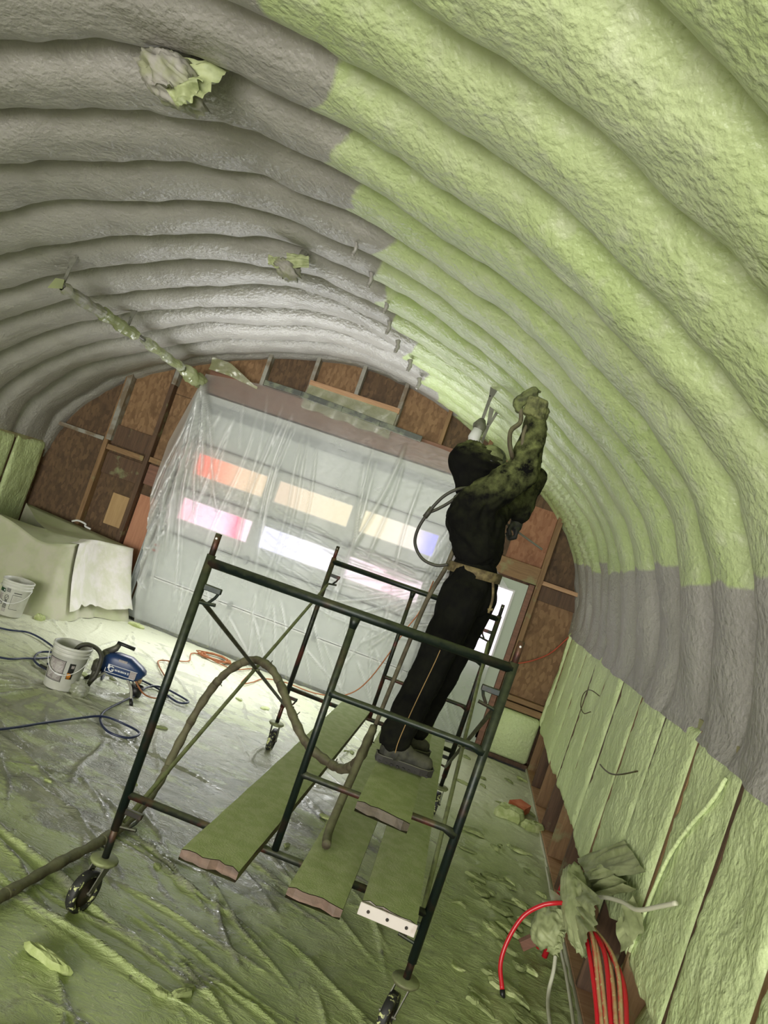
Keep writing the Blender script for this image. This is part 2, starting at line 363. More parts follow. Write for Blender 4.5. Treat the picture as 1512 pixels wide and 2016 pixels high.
yy = np.concatenate([np.linspace(YREAR, .6, 120, endpoint=False), np.linspace(.6, YEND, NY-121), [9.64]])
SS, YY = np.meshgrid(S, yy, indexing='ij')
wander = .06*fbm(P3(SS*1.0, YY*.55, 3.0), 2)+.028*vnoise(P3(SS*3.5, YY*1.2, 8.0))+.01*vnoise(P3(SS*9, YY*2, 8.0))
ph = (YY+wander-Y0)/PITCHR; k = np.round(ph); t = ph-k
endf = np.clip(np.minimum(SS, STOT-SS)/.6, 0, 1)
A = (.155+.035*fbm(P3(SS*.7, k*3.1, 1.0), 2))*(.12+.88*endf**.8)
far = np.clip((YEND-YY)/.35, 0, 1)
D = A*np.abs(2*t)**3.0*far
D += .022*fbm(P3(SS*1.6, YY*1.6, 2.0), 3)+.006*fbm(P3(SS*9, YY*9, 5.0), 2)
# half sprayed bay at the far right: the fine cross corrugation of the bare arch panel still shows
X0 = np.broadcast_to(PX[:, None], SS.shape); Z0 = np.broadcast_to(PZ[:, None], SS.shape)
bare = np.clip((YY-7.55)/.25, 0, 1)*np.clip((9.42-YY)/.1, 0, 1)*np.clip((X0-.25)/.12, 0, 1)*np.clip((Z0-2.42)/.12, 0, 1)
D += bare*.014*np.sin(SS*2*np.pi/.062)
# pits left by old fixings along the edge of the coating
for i in range(2, 9):
    yb = Y0+PITCHR*(i-2.62)+.1; sb = np.interp(-1.42, PX, S)+.03*((i*37) % 7-3)
    D += .05*np.exp(-(((SS-sb)/.05)**2+((YY-yb)/.06)**2))
for i in range(20):   # ragged lower lip of the coated foam
    pass
lip = np.clip((SS-(STOT-.14))/.14, 0, 1); D -= .014*lip*(1+fbm(P3(YY*6, SS*6, 9.0), 3))
VX, VZ = X0+NX[:, None]*D, Z0+NZ[:, None]*D
# grey coating: everything left of a ragged edge along the crown, and a band above the right knee wall
edge = -1.42+.16*fbm(P3(0*SS, k*1.7, 4.0), 1)+.06*vnoise(P3(SS*0, YY*5, 6.0))
edge = edge-.22*(t+.1)+.03*vnoise(P3(SS*7, YY*7, 2.0)); edge = edge+np.where(YY < 3.0, -.04, 0)+.55*np.clip((YY-8.4)/1.0, 0, 1)
p1 = np.clip((edge-X0)/.10+.5, 0, 1)
zb = 2.44+.07*vnoise(P3(0*SS, k*2.3, 7.0))+.02*vnoise(P3(SS*0, YY*9, 6.0))
p2 = np.clip((zb-Z0)/.07+.5, 0, 1)*(X0 > 0)
ceil = struct(grid_obj('ceiling', VX, YY, VZ, M_CEIL, attrs={'paint': np.maximum(p1, p2)}))
ceil['label'] = 'ribbed spray foam vault, grey coated left and along its right foot, raw green elsewhere'
# little dried foam drips hanging at the coating edge
for i, (x, y, z, r) in enumerate([(-1.47, 4.93, 3.80, .03), (-1.45, 5.5, 3.80, .035), (-1.40, 6.05, 3.80, .04), (-1.44, 6.6, 3.78, .04), (-1.42, 7.15, 3.77, .045), (-1.36, 7.8, 3.77, .05), (-1.30, 8.4, 3.74, .05)]):
    mb = MB(); mb.tube(smooth_path([(x, y, z+.1), (x+.02, y-.01, z+.03), (x+.005, y+.01, z+.0), (x+.02, y-.01, z-.02)], 4), [r*.6, r*.5, r*.35, r*.5, r*.45, r*.35, r*.5, r*.4, r*.3, r*.35, r*.4, r*.25, r*.1], 8); o = mb.build('foam_drip', simple('grey_foam_drip', GRAY, .4) if i == 0 else bpy.data.materials['grey_foam_drip'], ceil, True)
# ---------------------------------------------------------------- floor
fl = MB(); fl.box((-6.1, YREAR, -.15), (1.6, 9.62, -.03)); floor = struct(fl.build('floor', M_SLAB))
nu, nv = 560, 560
u = np.linspace(0, 1, nu); xs = -5.9+(1.275+5.9)*(1-(1-u)**1.35); ysf = 2.2+(9.22-2.2)*(np.linspace(0, 1, nv)**1.25)
XF, YF = np.meshgrid(xs, ysf, indexing='ij')
ZF = .006+.006*(1+fbm(P3(XF*2.2, YF*2.2, 1.0), 3))+.003*(fbm(P3(XF*14, YF*14, 4.0), 2))
rng = np.random.RandomState(5); crease = np.zeros_like(XF)
folds = [(-1.35, 3.62, -.30, 1.7, .017, .028), (-1.1, 3.32, -.33, 1.6, .013, .022), (-1.0, 3.40, -.30, 1.5, .010, .012), (-.95, 4.02, -.42, 1.5, .012, .015), (-1.25, 4.3, -.55, 1.4, .012, .017), (-.6, 3.55, -.3, 1.3, .010, .012), (-.55, 3.95, -.75, 1.2, .011, .016), (-.1, 3.75, -.5, 1.0, .010, .013), (-.3, 4.5, -.8, 1.4, .011, .015), (-.35, 3.35, -.42, 1.1, .010, .012)]
for i in range(230):
    x = rng.uniform(-5.2, .2); y = 2.6+6.4*rng.rand()**1.2; a = rng.normal(-.6, .42); 
    if y > 7.2: a = rng.normal(-1.0, .25)
    folds.append((x, y, a, rng.uniform(.4, 1.5), rng.uniform(.007, .013)*(1+.06*y), rng.uniform(.004, .014)))
for i in range(26):                                  # folds radiating from under the paint pail
    a = rng.uniform(0, 6.28); r = rng.uniform(.35, .8); folds.append((-2.93+r*math.cos(a), 6.02+r*math.sin(a), a, rng.uniform(.5, 1.1), .014, rng.uniform(.006, .016)))
for (x, y, a, L, wd, h) in folds:
    c, s_ = math.cos(a), math.sin(a); ix = np.where(np.abs(xs-x) < L*.6*abs(c)+.2)[0]; iy = np.where(np.abs(ysf-y) < L*.6*abs(s_)+.2)[0]
    if len(ix) == 0 or len(iy) == 0: continue
    sub = np.ix_(ix, iy); dx, dy = XF[sub]-x, YF[sub]-y; al = dx*c+dy*s_; pe = -dx*s_+dy*c
    pe = pe+.05*np.sin(al*2.3+x*9)+.012*np.sin(al*9+y*5)
    g = np.exp(-(pe/wd)**2)*np.clip(1-(2*al/L)**2, 0, 1); ZF[sub] += 1.25*h*g
    ZF[sub] -= .0
    crease[sub] = np.maximum(crease[sub], g)
dust = .56+.34*np.clip((XF+.6)/.6, 0, 1)+.26*np.clip((4.6-YF)/1.2, 0, 1)-.26*np.exp(-(((XF+1.2)/1.3)**2+((YF-5.4)/1.3)**2))+.12*np.clip((YF-7.2)/1, 0, 1)
dust += .1*np.clip((-2.6-XF)/1, 0, 1)
lump = np.clip((XF-.35)/.4, 0, 1); ZF += lump*.016*np.clip(fbm(P3(XF*7, YF*7, 2.0), 3), 0, 1)
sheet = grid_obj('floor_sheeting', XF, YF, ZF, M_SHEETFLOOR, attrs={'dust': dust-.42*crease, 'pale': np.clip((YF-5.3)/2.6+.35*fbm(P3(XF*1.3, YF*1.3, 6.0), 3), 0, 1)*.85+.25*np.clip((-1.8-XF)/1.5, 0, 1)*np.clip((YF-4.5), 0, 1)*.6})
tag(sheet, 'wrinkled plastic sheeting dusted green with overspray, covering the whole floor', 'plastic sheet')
# ---------------------------------------------------------------- right knee wall
wr = MB(); wr.box((1.455, YREAR, 0), (1.50, 9.6, 1.9)); wall_r = struct(wr.build('wall_right', M_OSBD))
STUDY = [5.32+.66*i for i in range(-18, 7)]
me_s = None
for i, y in enumerate(STUDY):
    m_ = MB(); m_.box((1.286, y-.019, .04), (1.455, y+.019, 1.72), ch=.002); o = m_.build('stud', M_STUDD if i % 2 else M_STUD, wall_r)
m_ = MB(); m_.box((1.285, YREAR, -.0), (1.46, 9.5, .04), ch=.003); m_.build('bottom_plate', M_PINK, wall_r)
m_ = MB(); m_.box((1.297, YREAR, 1.705), (1.47, 9.47, 1.76), ch=.003); m_.build('top_plate', M_PLATE, wall_r)
def foam_bay(y0, y1, x0, side, parent, zlow, bulge, seed, zt=1.712):
    ny, nz = 22, 46; yv = np.linspace(y0, y1, ny); zv = np.linspace(0, 1, nz); YB, TB = np.meshgrid(yv, zv, indexing='ij')
    low = zlow+.03*vnoise(P3(YB*4, seed))+.014*vnoise(P3(YB*13, seed)); ZB = low+(zt-low)*TB
    e = np.minimum((YB-y0), (y1-YB))/(y1-y0)*2; ed = np.clip(e/.14, 0, 1)**.5
    DX = .002+bulge*ed*np.clip(np.minimum(TB, 1-TB)/.04, 0, 1)**.5+.016*fbm(P3(YB*3+seed, ZB*3, seed), 3)*ed+.006*fbm(P3(YB*22, ZB*22, seed), 2)
    XB = x0-side*DX
    # skirt back so that each bay has its depth
    n = ny+2; m2 = nz+2
    Xf = np.pad(XB, 1, mode='edge'); Yf = np.pad(YB, 1, mode='edge'); Zf = np.pad(ZB, 1, mode='edge'); back = x0+side*.10
    Xf[0, :] = back; Xf[-1, :] = back; Xf[:, 0] = back; Xf[:, -1] = back
    return grid_obj('foam_panel', Xf, Yf, Zf, M_FOAM, parent, True, flip=side < 0)
for i in range(len(STUDY)-1):
    y0, y1 = STUDY[i]+.019, STUDY[i+1]-.019
    if y1 > 9.45: continue
    zl = .47 if STUDY[i] > 4.5 else .56
    foam_bay(y0, y1, 1.292, 1, wall_r, zl, .012+.010*((i*7) % 5)/5, i*3.7)
foam_bay(STUDY[-1]+.022, 9.40, 1.292, 1, wall_r, .55, .03, 77.0)
# smears of foam and offcuts low in the bare stud bays
for i, (y, z0, z1, wd) in enumerate([(7.95, .06, .5, .05), (6.95, .1, .45, .06), (6.3, .05, .5, .09), (5.65, .05, .55, .1), (4.9, .0, .5, .12), (4.3, .1, .5, .16), (3.8, .05, .55, .2)]):
    m_ = MB(); m_.tube([(1.43, y, z0), (1.425, y+.03, (z0+z1)/2), (1.435, y, z1)], [wd*.5, wd, wd*.4], 10); o = m_.build('foam_smear', M_FOAM, wall_r, True)
    for v in o.data.vertices: v.co.x = 1.44-WLOC[wall_r.name].x+(v.co.x+WLOC[wall_r.name].x-1.43)*.25
m_ = MB(); m_.box((1.268, 1.0, 0.0), (1.284, 9.3, .035), ch=.003); b = struct(m_.build('baseboard_right', M_WHITECABLE)); 
# ---------------------------------------------------------------- left knee wall
wl = MB(); wl.box((-6.10, YREAR, 0), (-6.05, 9.6, 1.9)); wall_l = struct(wl.build('wall_left', M_OSBD))
for i in range(26):
    y = 9.42-.66*i+.02; 
    if y < YREAR: break
    m_ = MB(); m_.box((-6.05, y-.019, .0), (-5.885, y+.019, 1.74), ch=.002); m_.build('stud', M_STUDD, wall_l)
    if y-.66 > 4: foam_bay(y-.64, y-.022, -5.885, -1, wall_l, .05, .02, 40+i*2.3, 1.74)
m_ = MB(); m_.box((-6.06, YREAR, 1.705), (-5.88, 9.47, 1.76)); m_.build('top_plate', M_PLATE, wall_l)
# ---------------------------------------------------------------- end wall behind the garage door
def arch_z(x): return float(np.interp(x, PX[(PZ > 1.5)], PZ[(PZ > 1.5)]))
wb = MB(); poly = [(-6.05, 0)]+[(float(a), float(b)+.14) for a, b in zip(PX[::8], PZ[::8])]+[(1.47, 0)]
wb.prism(poly, 'y', 9.535, 9.60); wall_b = struct(wb.build('wall_back', M_OSBD))
DX0, DX1 = -4.0, -.40
def board(name, x0, x1, z0, z1, y0, y1, mat, tilt=0, ch=.003, parent=None):
    m_ = MB(); M = None
    if tilt: c = Vector(((x0+x1)/2, 0, (z0+z1)/2)); M = Matrix.Translation(c) @ Matrix.Rotation(tilt, 4, 'Y') @ Matrix.Translation(-c)
    m_.box((x0, y0, z0), (x1, y1, z1), M, ch); return m_.build(name, mat, parent or wall_b)
def panel_arch(x0, x1, z0, z1, mat, y=9.520):
    # a sheathing panel cut to the arch
    xs_ = np.linspace(x0, x1, 6); top = [(x, min(z1, arch_z(x)+.12)) for x in xs_]
    if max(z for _, z in top) <= z0+.02: return
    m_ = MB(); m_.prism([(x0, z0), (x1, z0)]+[(x, max(z, z0+.01)) for x, z in reversed(top)], 'y', y, 9.533); m_.build('osb_panel', mat, wall_b)
panel_arch(-5.86, -5.10, .0, 2.02, M_OSBD); panel_arch(-5.86, -5.10, 2.03, 4, M_OSBD)
panel_arch(-5.09, -4.49, .0, 2.02, M_OSBD); panel_arch(-5.09, -4.49, 2.03, 4.2, M_OSB)
panel_arch(-4.48, -3.9, 2.0, 2.9, M_OSB); panel_arch(-4.48, -3.9, 2.91, 4.2, M_OSB); panel_arch(-4.48, -3.9, 1.5, 1.99, M_OSBD)
xe = [-3.9, -3.35, -2.74, -2.14, -1.56, -.95, -.35, .25]
for i in range(7): panel_arch(xe[i]+.004, xe[i+1]-.004, 3.0, 4.3, M_OSBD if i % 2 else M_OSB)
panel_arch(.25, .72, 2.2, 4, M_OSBD); panel_arch(.254, .72, 2.2, 3.0, M_OSBR, 9.515)
panel_arch(.73, 1.46, 2.18, 4, M_OSBD); panel_arch(.73, 1.46, .6, 2.16, M_OSB); panel_arch(.73, 1.46, 0, .59, M_OSBD)
panel_arch(-4.44, -4.02, .05, 1.52, M_PLY, 9.505)
board('plywood_patch', -4.80, -4.56, 1.0, 1.42, 9.50, 9.52, M_PLYL)
S0, S1 = 9.40, 9.535
for x, zt, mat in [(-5.09, None, M_STUD), (-4.48, None, M_STUDD)]:
    board('stud', x-.03, x+.03, 0, arch_z(x)+.1, S0, S1, mat)
board('stud', -5.10, -5.03, 2.05, arch_z(-5.07)+.1, S0-.005, S1, M_STUDG)
board('stud', -4.50, -4.44, 3.0, arch_z(-4.48)+.1, S0-.006, S1, M_STUDG)
for i, x in enumerate([-3.36, -2.75, -2.15, -1.57, -.95, -.36]): board('stud', x-.026, x+.026, 3.05, arch_z(x)+.1, S0, S1, M_STUDG if i < 4 else M_STUD)
board('stud', .70, .765, 0, arch_z(.73)+.1, S0-.02, S1, M_STUD)
board('door_stud', .625, .69, 0, 2.08, S0-.05, S1, M_HEADER)
board('blocking', -5.86, -5.13, 2.02, 2.07, S0, S1, M_STUDG); board('blocking', -5.05, -4.52, 2.02, 2.28, S0+.06, S1, M_STUDD); board('blocking', -5.05, -4.52, 1.93, 2.0, S0, S1, M_STUDY)
board('blocking', -5.05, -4.52, 1.62, 1.90, S0+.07, S1, M_STUDD); board('blocking', -4.44, -4.02, 1.95, 2.02, S0, S1, M_STUDY); board('blocking', -4.44, -4.02, 1.66, 1.93, S0+.06, S1, M_HEADER)
board('door_header', .0, .70, 2.09, 2.30, S0-.03, S1, M_STUDY); board('blocking', .765, 1.40, 2.12, 2.17, S0, S1, M_PINK); board('blocking', .765, 1.40, 1.93, 2.115, S0+.05, S1, M_STUDD)
board('blocking', .765, 1.30, .70, .76, S0, S1, M_STUDY); board('blocking', .765, 1.30, .61, .685, S0-.01, S1, M_STUDY)
board('garage_header', -4.05, -.35, 3.04, 3.34, S0-.01, S1, M_HEADER)
board('jamb', -4.07, -4.0, 0, 3.04, S0-.05, S1, M_STUDD); board('jamb', -.40, -.33, 0, 3.04, S0-.05, S1, M_STUDD); board('stud', -.07, -.01, 0, 2.09, S0-.02, S1, M_STUD)
board('cross_board', -2.75, -1.55, 3.53, 3.60, S0-.05, S0, M_PINK, tilt=.0)
m_ = MB(); m_.box((.78, 9.30, .06), (1.26, 9.50, .60), ch=.03); m_.build('foam_panel', M_FOAM, wall_b, True)
board('bottom_plate', .69, 1.28, 0, .05, S0-.05, S1, M_STUDD)
# ---------------------------------------------------------------- garage door
g = bpy.data.objects.new('door_1', None); COL.objects.link(g); g.location = (-2.2, 9.36, 0); WLOC[g.name] = Vector(g.location); struct(g)
g['label'] = 'white sectional garage door with six lit windows behind the plastic curtain'
WX = [(-3.81, -2.83), (-2.69, -1.69), (-1.55, -.57)]
secz = [0, .6, 1.2, 1.8, 2.4, 3.02]
PANE = {(0, 0): [(0, (235, 150, 160)), (.35, (225, 195, 215)), (.62, (222, 190, 215)), (.78, (250, 90, 120)), (.95, (230, 200, 215))], (0, 1): [(0, (205, 205, 235)), (1, (232, 228, 242))], (0, 2): [(0, (222, 205, 215)), (.6, (235, 190, 205)), (1, (225, 205, 215))],
        (1, 0): [(0, (250, 96, 76)), (.3, (245, 138, 106)), (.65, (240, 200, 160)), (1, (225, 200, 160))], (1, 1): [(0, (225, 200, 170)), (1, (236, 222, 180))], (1, 2): [(0, (238, 224, 180)), (.72, (238, 225, 212)), (.93, (150, 150, 245)), (1, (150, 150, 245))]}
for i in range(5):
    z0, z1 = secz[i]+.004, secz[i+1]-.004; row = {2: 0, 3: 1}.get(i)
    if row is None:
        m_ = MB(); m_.box((DX0, 9.34, z0), (DX1, 9.385, z1), ch=.006); m_.build('door_section', M_DOORW, g); continue
    wz = (1.385, 1.69) if row == 0 else (1.985, 2.285)
    m_ = MB(); m_.box((DX0, 9.34, z0), (DX1, 9.385, wz[0]), ch=.004); m_.box((DX0, 9.34, wz[1]), (DX1, 9.385, z1), ch=.004)
    xs_ = [DX0]+[v for p in WX for v in p]+[DX1]
    for a in range(0, 8, 2): m_.box((xs_[a], 9.34, wz[0]), (xs_[a+1], 9.385, wz[1]))
    sec = m_.build('door_section', M_DOORW, g)
    for c, (a, b) in enumerate(WX):
        m_ = MB()
        for lo, hi in (((a, wz[0]-.0), (b, wz[0]+.018)), ((a, wz[1]-.014), (b, wz[1])), ((a, wz[0]+.018), (a+.014, wz[1]-.014)), ((b-.014, wz[0]+.018), (b, wz[1]-.014))): m_.box((lo[0], 9.332, lo[1]), (hi[0], 9.372, hi[1]))
        fr = m_.build('window_frame', M_WHITE, sec)
        m_ = MB(); m_.box((a+.014, 9.362, wz[0]+.018), (b-.014, 9.37, wz[1]-.014)); pn = m_.build('pane', None, sec)
        pn.data.materials.append(pane_mat('lit_pane_%d%d' % (row, c), PANE[(row, c)], 1.5 if row == 0 else 1.15))
        v = pn.data; cxx = (a+b)/2-WLOC[pn.name].x
        pn.location.x += cxx; 
        for q in v.vertices: q.co.x -= cxx
for z in (.60, 1.2, 1.8, 2.4): 
    m_ = MB(); m_.box((DX0+.02, 9.325, z-.022), (DX1-.02, 9.34, z-.004)); m_.box((DX0+.02, 9.325, z+.006), (DX1-.02, 9.34, z+.02)); m_.build('stiffener', M_DOORG if z not in (.6,) else M_WHITE, g)
m_ = MB(); m_.box((DX0, 9.29, 2.88), (DX1, 9.34, 2.92)); m_.box((DX0, 9.32, 2.80), (DX1, 9.34, 2.86)); m_.build('top_strut', M_DOORG, g)
for z in (.6, 1.2, 1.8, 2.4):
    for x in (-3.9, -2.76, -1.62, -.5):
        m_ = MB(); m_.box((x-.03, 9.31, z-.05), (x+.03, 9.326, z+.05), ch=.004); m_.tube([(x-.03, 9.312, z), (x+.03, 9.312, z)], .009, 8); m_.build('hinge', M_DOORG, g)
m_ = MB(); m_.box((DX0, 9.335, .0), (DX1, 9.38, .03)); m_.build('bottom_seal', M_RUBBER, g)
for z in (.985, .915): m_ = MB(); m_.box((-3.965, 9.335, z-.011), (-3.885, 9.342, z+.011)); m_.build('red_mark', M_REDB, g)
# ---------------------------------------------------------------- man door
d2 = bpy.data.objects.new('door_2', None); COL.objects.link(d2); d2.location = (.3, 9.40, 0); WLOC[d2.name] = Vector(d2.location); struct(d2)
d2['label'] = 'pale man door with a tall lit window, right of the garage door'
m_ = MB()
for lo, hi in (((-.0, .02), (.62, 1.0)), ((-.0, 1.93), (.62, 2.06)), ((-.0, 1.0), (.12, 1.93)), ((.47, 1.0), (.62, 1.93))): m_.box((lo[0], 9.36, lo[1]), (hi[0], 9.40, hi[1]))
m_.build('door_leaf', M_MANDOOR, d2)
m_ = MB(); m_.box((.12, 9.378, 1.0), (.47, 9.388, 1.93)); m_.build('pane', pane_mat('lit_pane_door', [(0, (228, 215, 240)), (1, (235, 210, 232))], 2.0), d2)
m_ = MB()
for lo, hi in (((.10, 1.0), (.12, 1.93)), ((.47, 1.0), (.492, 1.93)), ((.10, 1.93), (.492, 1.95)), ((.10, .98), (.492, 1.0))): m_.box((lo[0], 9.345, lo[1]), (hi[0], 9.362, hi[1]))
m_.build('window_frame', M_WHITE, d2)
m_ = MB(); m_.tube([(.07, 9.36, 1.0), (.07, 9.31, 1.0), (.16, 9.30, 1.0)], .011, 8); m_.build('door_handle', M_CHROME, d2, True)
m_ = MB(); m_.box((.60, 9.36, .15), (.62, 9.42, .3)); m_.build('door_hinge', M_CHROME, d2)
# ---------------------------------------------------------------- rear end of the hut, behind the camera: ground outside the assumed open end
m_ = MB(); m_.box((-14, -30, -.16), (10, YREAR, -.04)); struct(m_.build('ground', M_SLAB))
# ---------------------------------------------------------------- scaffold
sc = thing('rolling_scaffold', 'rolling tubular scaffold of worn green frames and cross braces on casters', 'scaffold', (-.45, 5.0, 0))
XL, XR, XP = -1.20, .29, -.46
def frame(y, yr, front):
    Y = lambda x: y+(yr-y)*(x-XL)/(XR-XL)
    fr = MB(); fr.tube([(XL, y, .40), (XL, y, 1.76)], .0215, 12); fr.build('leg', M_GREENSTEEL if front else M_RUSTSTEEL, sc, True)
    fr = MB(); fr.tube([(XR, yr, .34), (XR, yr, 1.765)], .0215, 12); fr.build('leg', M_GREENSTEEL if front else M_RUSTSTEEL, sc, True)
    fr = MB(); fr.tube([(XL, y, 1.725), (XR, yr, 1.735)], .0235, 12); fr.build('top_bar', M_GREENSTEEL, sc, True)
    fr = MB(); fr.tube([(XL, y, .575), (XR, yr, .565)], .0185, 10); fr.build('bottom_bar', M_RUSTSTEEL, sc, True)
    fr = MB(); fr.tube([(XP, Y(XP), 1.73), (XP, Y(XP)-.005, .585)], .0175, 10); fr.tube([(XP, Y(XP), 1.715), (XP, Y(XP), 1.66)], [.026, .018], 10); fr.build('inner_post', M_GREENSTEEL if front else M_RUSTSTEEL, sc, True)
    for z in (1.345, .952):
        fr = MB(); fr.tube([(XP, Y(XP), z), (XP+.03, Y(XP), z), (XR-.06, yr, z), (XR, yr, z-.012)], [.022, .016, .016, .026], 10); fr.build('rung', M_RUSTSTEEL if z < 1 else M_GREENSTEEL, sc, True)
    for x, yy_ in ((XL, y), (XR, yr)):
        fr = MB(); fr.tube([(x, yy_, 1.74), (x, yy_, 1.865)], .0155, 10); pin = fr.build('coupling_pin', M_RUSTSTEEL, sc, True)
        fr = MB(); fr.tube([(x, yy_-.0175, 1.842), (x, yy_+.0175, 1.842)], .0055, 8); fr.build('pin_hole', M_WHITE if front else M_PAIL, pin, True)
        s = 1 if x == XL else -1; dy = 1 if front else -1
        for z in (1.61, .50):
            fr = MB(); fr.box((min(x+s*.018, x+s*.105), yy_-.011, z-.014), (max(x+s*.018, x+s*.105), yy_+.011, z+.014), ch=.003)
            fr.tube([(x+s*.098, yy_, z), (x+s*.085, yy_, z-.035), (x+s*.062, yy_, z-.065)], .0075, 8)
            fr.tube([(x+s*.02, yy_, z-.078), (x+s*.098, yy_, z-.066)], .0085, 8); fr.build('brace_lock', M_GREENSTEEL if front else M_RUSTSTEEL, sc)
        # caster
        R = .098; wx = x-.03*(1 if front else -.2); wy = yy_-(.035 if front else -.03)
        c = MB(); c.tube([(x, yy_, .45), (x, yy_, .265)], .0175, 10); st = c.build('caster_stem', M_RUSTSTEEL, sc, True)
        c = MB(); c.lathe([(.0, .262), (.062, .262), (.066, .256), (.066, .250), (.058, .240), (.0, .240)], Matrix.Translation((x, yy_, 0)), 24); c.build('caster_plate', M_BRACEG, st, True)
        ang = math.radians(52 if front else 78); ax = Vector((math.cos(ang), -math.sin(ang), 0))*(1)
        ax = Vector((.975, -.22, 0)) if front else Vector((1, 0, 0))
        wc = Vector((wx, wy, R+.004)); rotm = ax.to_track_quat('Z', 'Y').to_matrix().to_4x4(); Mw = Matrix.Translation(wc) @ rotm
        c = MB(); c.lathe([(.072, -.021), (R-.006, -.022), (R, -.014), (R, .014), (R-.006, .022), (.072, .021), (.068, 0), (.072, -.021)], Mw, 32); wh = c.build('caster_wheel', M_RUBBER, sc, True)
        c = MB(); c.lathe([(.0, -.022), (.02, -.022), (.024, -.012), (.073, -.012), (.073, .012), (.024, .012), (.02, .022), (0, .022)], Mw, 24); c.build('wheel_hub', M_HUB, wh, True)
        c = MB()
        for sgn in (-1, 1):
            a0 = Vector((x, yy_, .242))+ax*sgn*.033; a1 = wc+ax*sgn*.033; d = ((a1-a0).normalized()).cross(ax).normalized()*.018
            vs_ = []
            for o2 in (-.0025, .0025):
                for p, k in ((a0, 1.5), (a1, .8)):
                    vs_ += [p+d*k+ax*o2, p-d*k+ax*o2]
            c.add(vs_, [(0, 1, 3, 2), (4, 6, 7, 5), (0, 4, 5, 1), (2, 3, 7, 6), (0, 2, 6, 4), (1, 5, 7, 3)])
        c.tube([wc-ax*.042, wc+ax*.042], .008, 8); c.build('caster_fork', M_GREYMETAL, st)
frame(3.50, 3.58, True); frame(6.55, 6.58, False)
def brace(a, b, mat):
    a, b = Vector(a), Vector(b); d = (b-a).normalized(); m_ = MB(); m_.tube([a, a+d*.05, b-d*.05, b], [.008, .0125, .0125, .008], 8); return m_.build('cross_brace', mat, sc, True)
b1 = brace((XL+.012, 3.55, 1.535), (XL+.03, 6.52, .425), M_BRACE); brace((XL+.03, 6.52, 1.535), (XL+.012, 3.55, .425), M_BRACEG)
m_ = MB(); m_.tube([(XL, 5.03, .975), (XL+.05, 5.03, .975)], .012, 8); m_.build('brace_pivot', M_BRACE, sc)
brace((XR-.012, 3.64, 1.535), (XR-.02, 6.55, .425), M_BRACE); brace((XR-.02, 6.55, 1.535), (XR-.012, 3.64, .425), M_BRACEG)
m_ = MB(); m_.tube([(XR-.045, 5.1, .975), (XR+.0, 5.1, .975)], .012, 8); m_.build('brace_pivot', M_BRACE, sc)
# ---------------------------------------------------------------- planks
def plank(label, c0, c1, wd, z0, z1, th, endmat, seed, tipdrop=0):
    # c0,c1: centre of near and far end (x,y)
    nx, ny = 9, 60; a = Vector((c0[0], c0[1], 0)); b = Vector((c1[0], c1[1], 0)); d = (b-a); L = d.length; d.normalize(); n = Vector((d.y, -d.x, 0))
    U, T = np.meshgrid(np.linspace(-.5, .5, nx), np.linspace(0, 1, ny), indexing='ij')
    rag = .018*vnoise(P3(U*9, 0*T, seed))*(T < .02)+.012*vnoise(P3(U*30, 0*T, seed))*(T < .02)
    X = a.x+d.x*(T*L+rag)+n.x*U*wd; Y = a.y+d.y*(T*L+rag)+n.y*U*wd
    Zt = z0+(z1-z0)*T+th+.004+.0035*fbm(P3(X*30, Y*30, seed), 2)-.02*np.sin(np.pi*T)*.5-.006*(np.abs(U) > .49)
    if tipdrop: Zt = Zt-tipdrop*np.clip((.06-T)/.06, 0, 1)
    p = grid_obj('scaffold_plank', X, Y, Zt, M_PLANK, None, True); tag(p, label, 'plank', 'planks laid across the scaffold')
    # timber below the crust
    Xs = np.stack([X[0], X[-1]]); Ys = np.stack([Y[0], Y[-1]]); Zs = np.stack([Zt[0], Zt[-1]])-.004
    vs_ = []; 
    for j in range(ny):
        for i in (0, 1): vs_.append((Xs[i, j], Ys[i, j], Zs[i, j])); vs_.append((Xs[i, j], Ys[i, j], Zs[i, j]-th))
    fs = []
    for j in range(ny-1):
        k = j*4; fs += [(k, k+4, k+5, k+1), (k+2, k+3, k+7, k+6), (k+1, k+5, k+7, k+3)]
    fs += [(ny*4-4, ny*4-2, ny*4-1, ny*4-3)]
    m_ = MB(); m_.add(vs_, fs); m_.build('timber', M_PLANKSIDE, p)
    m_ = MB(); vs_ = []
    for i in range(nx): vs_ += [(X[i, 0], Y[i, 0], Zt[i, 0]-.003), (X[i, 0]-d.x*.004*((i*5) % 3), Y[i, 0]-d.y*.004*((i*5) % 3), Zt[i, 0]-th*(1 if i not in (0, nx-1) else .8)), (X[i, 0]+d.x*.03, Y[i, 0]+d.y*.03, Zt[i, 0]-th*.5)]
    fs = [(3*i, 3*i+3, 3*i+4, 3*i+1) for i in range(nx-1)]+[(3*i+1, 3*i+4, 3*i+5, 3*i+2) for i in range(nx-1)]
    m_.add(vs_, fs); e = m_.build('plank_end', endmat, p); return p, e
plank('long overspray-caked plank leftmost on the scaffold, slanting, with a split tan end', (-.645, 3.12), (-.60, 6.68), .255, .588, .588, .042, M_PLANKEND, 1.0)
plank('overspray-caked plank second from the left, with a ragged tan sawn end', (-.19, 3.17), (-.20, 6.72), .24, .588, .588, .042, M_PLANKEND, 4.0)
p3, e3 = plank('overspray-caked plank with a white metal strip on its near end', (.115, 3.31), (.075, 6.72), .245, .588, .588, .042, M_WHITEPLATE, 7.0)
e3['label'] = 'white metal end strip with three screws'
m_ = MB(); m_.box((-.012, 3.292, .578), (.242, 3.300, .632), ch=.002); st = m_.build('end_strip', M_WHITEPLATE, p3)
for x in (.03, .115, .2): m_ = MB(); m_.tube([(x, 3.293, .606), (x, 3.287, .606)], .007, 8); m_.build('screw', M_HUB, st)
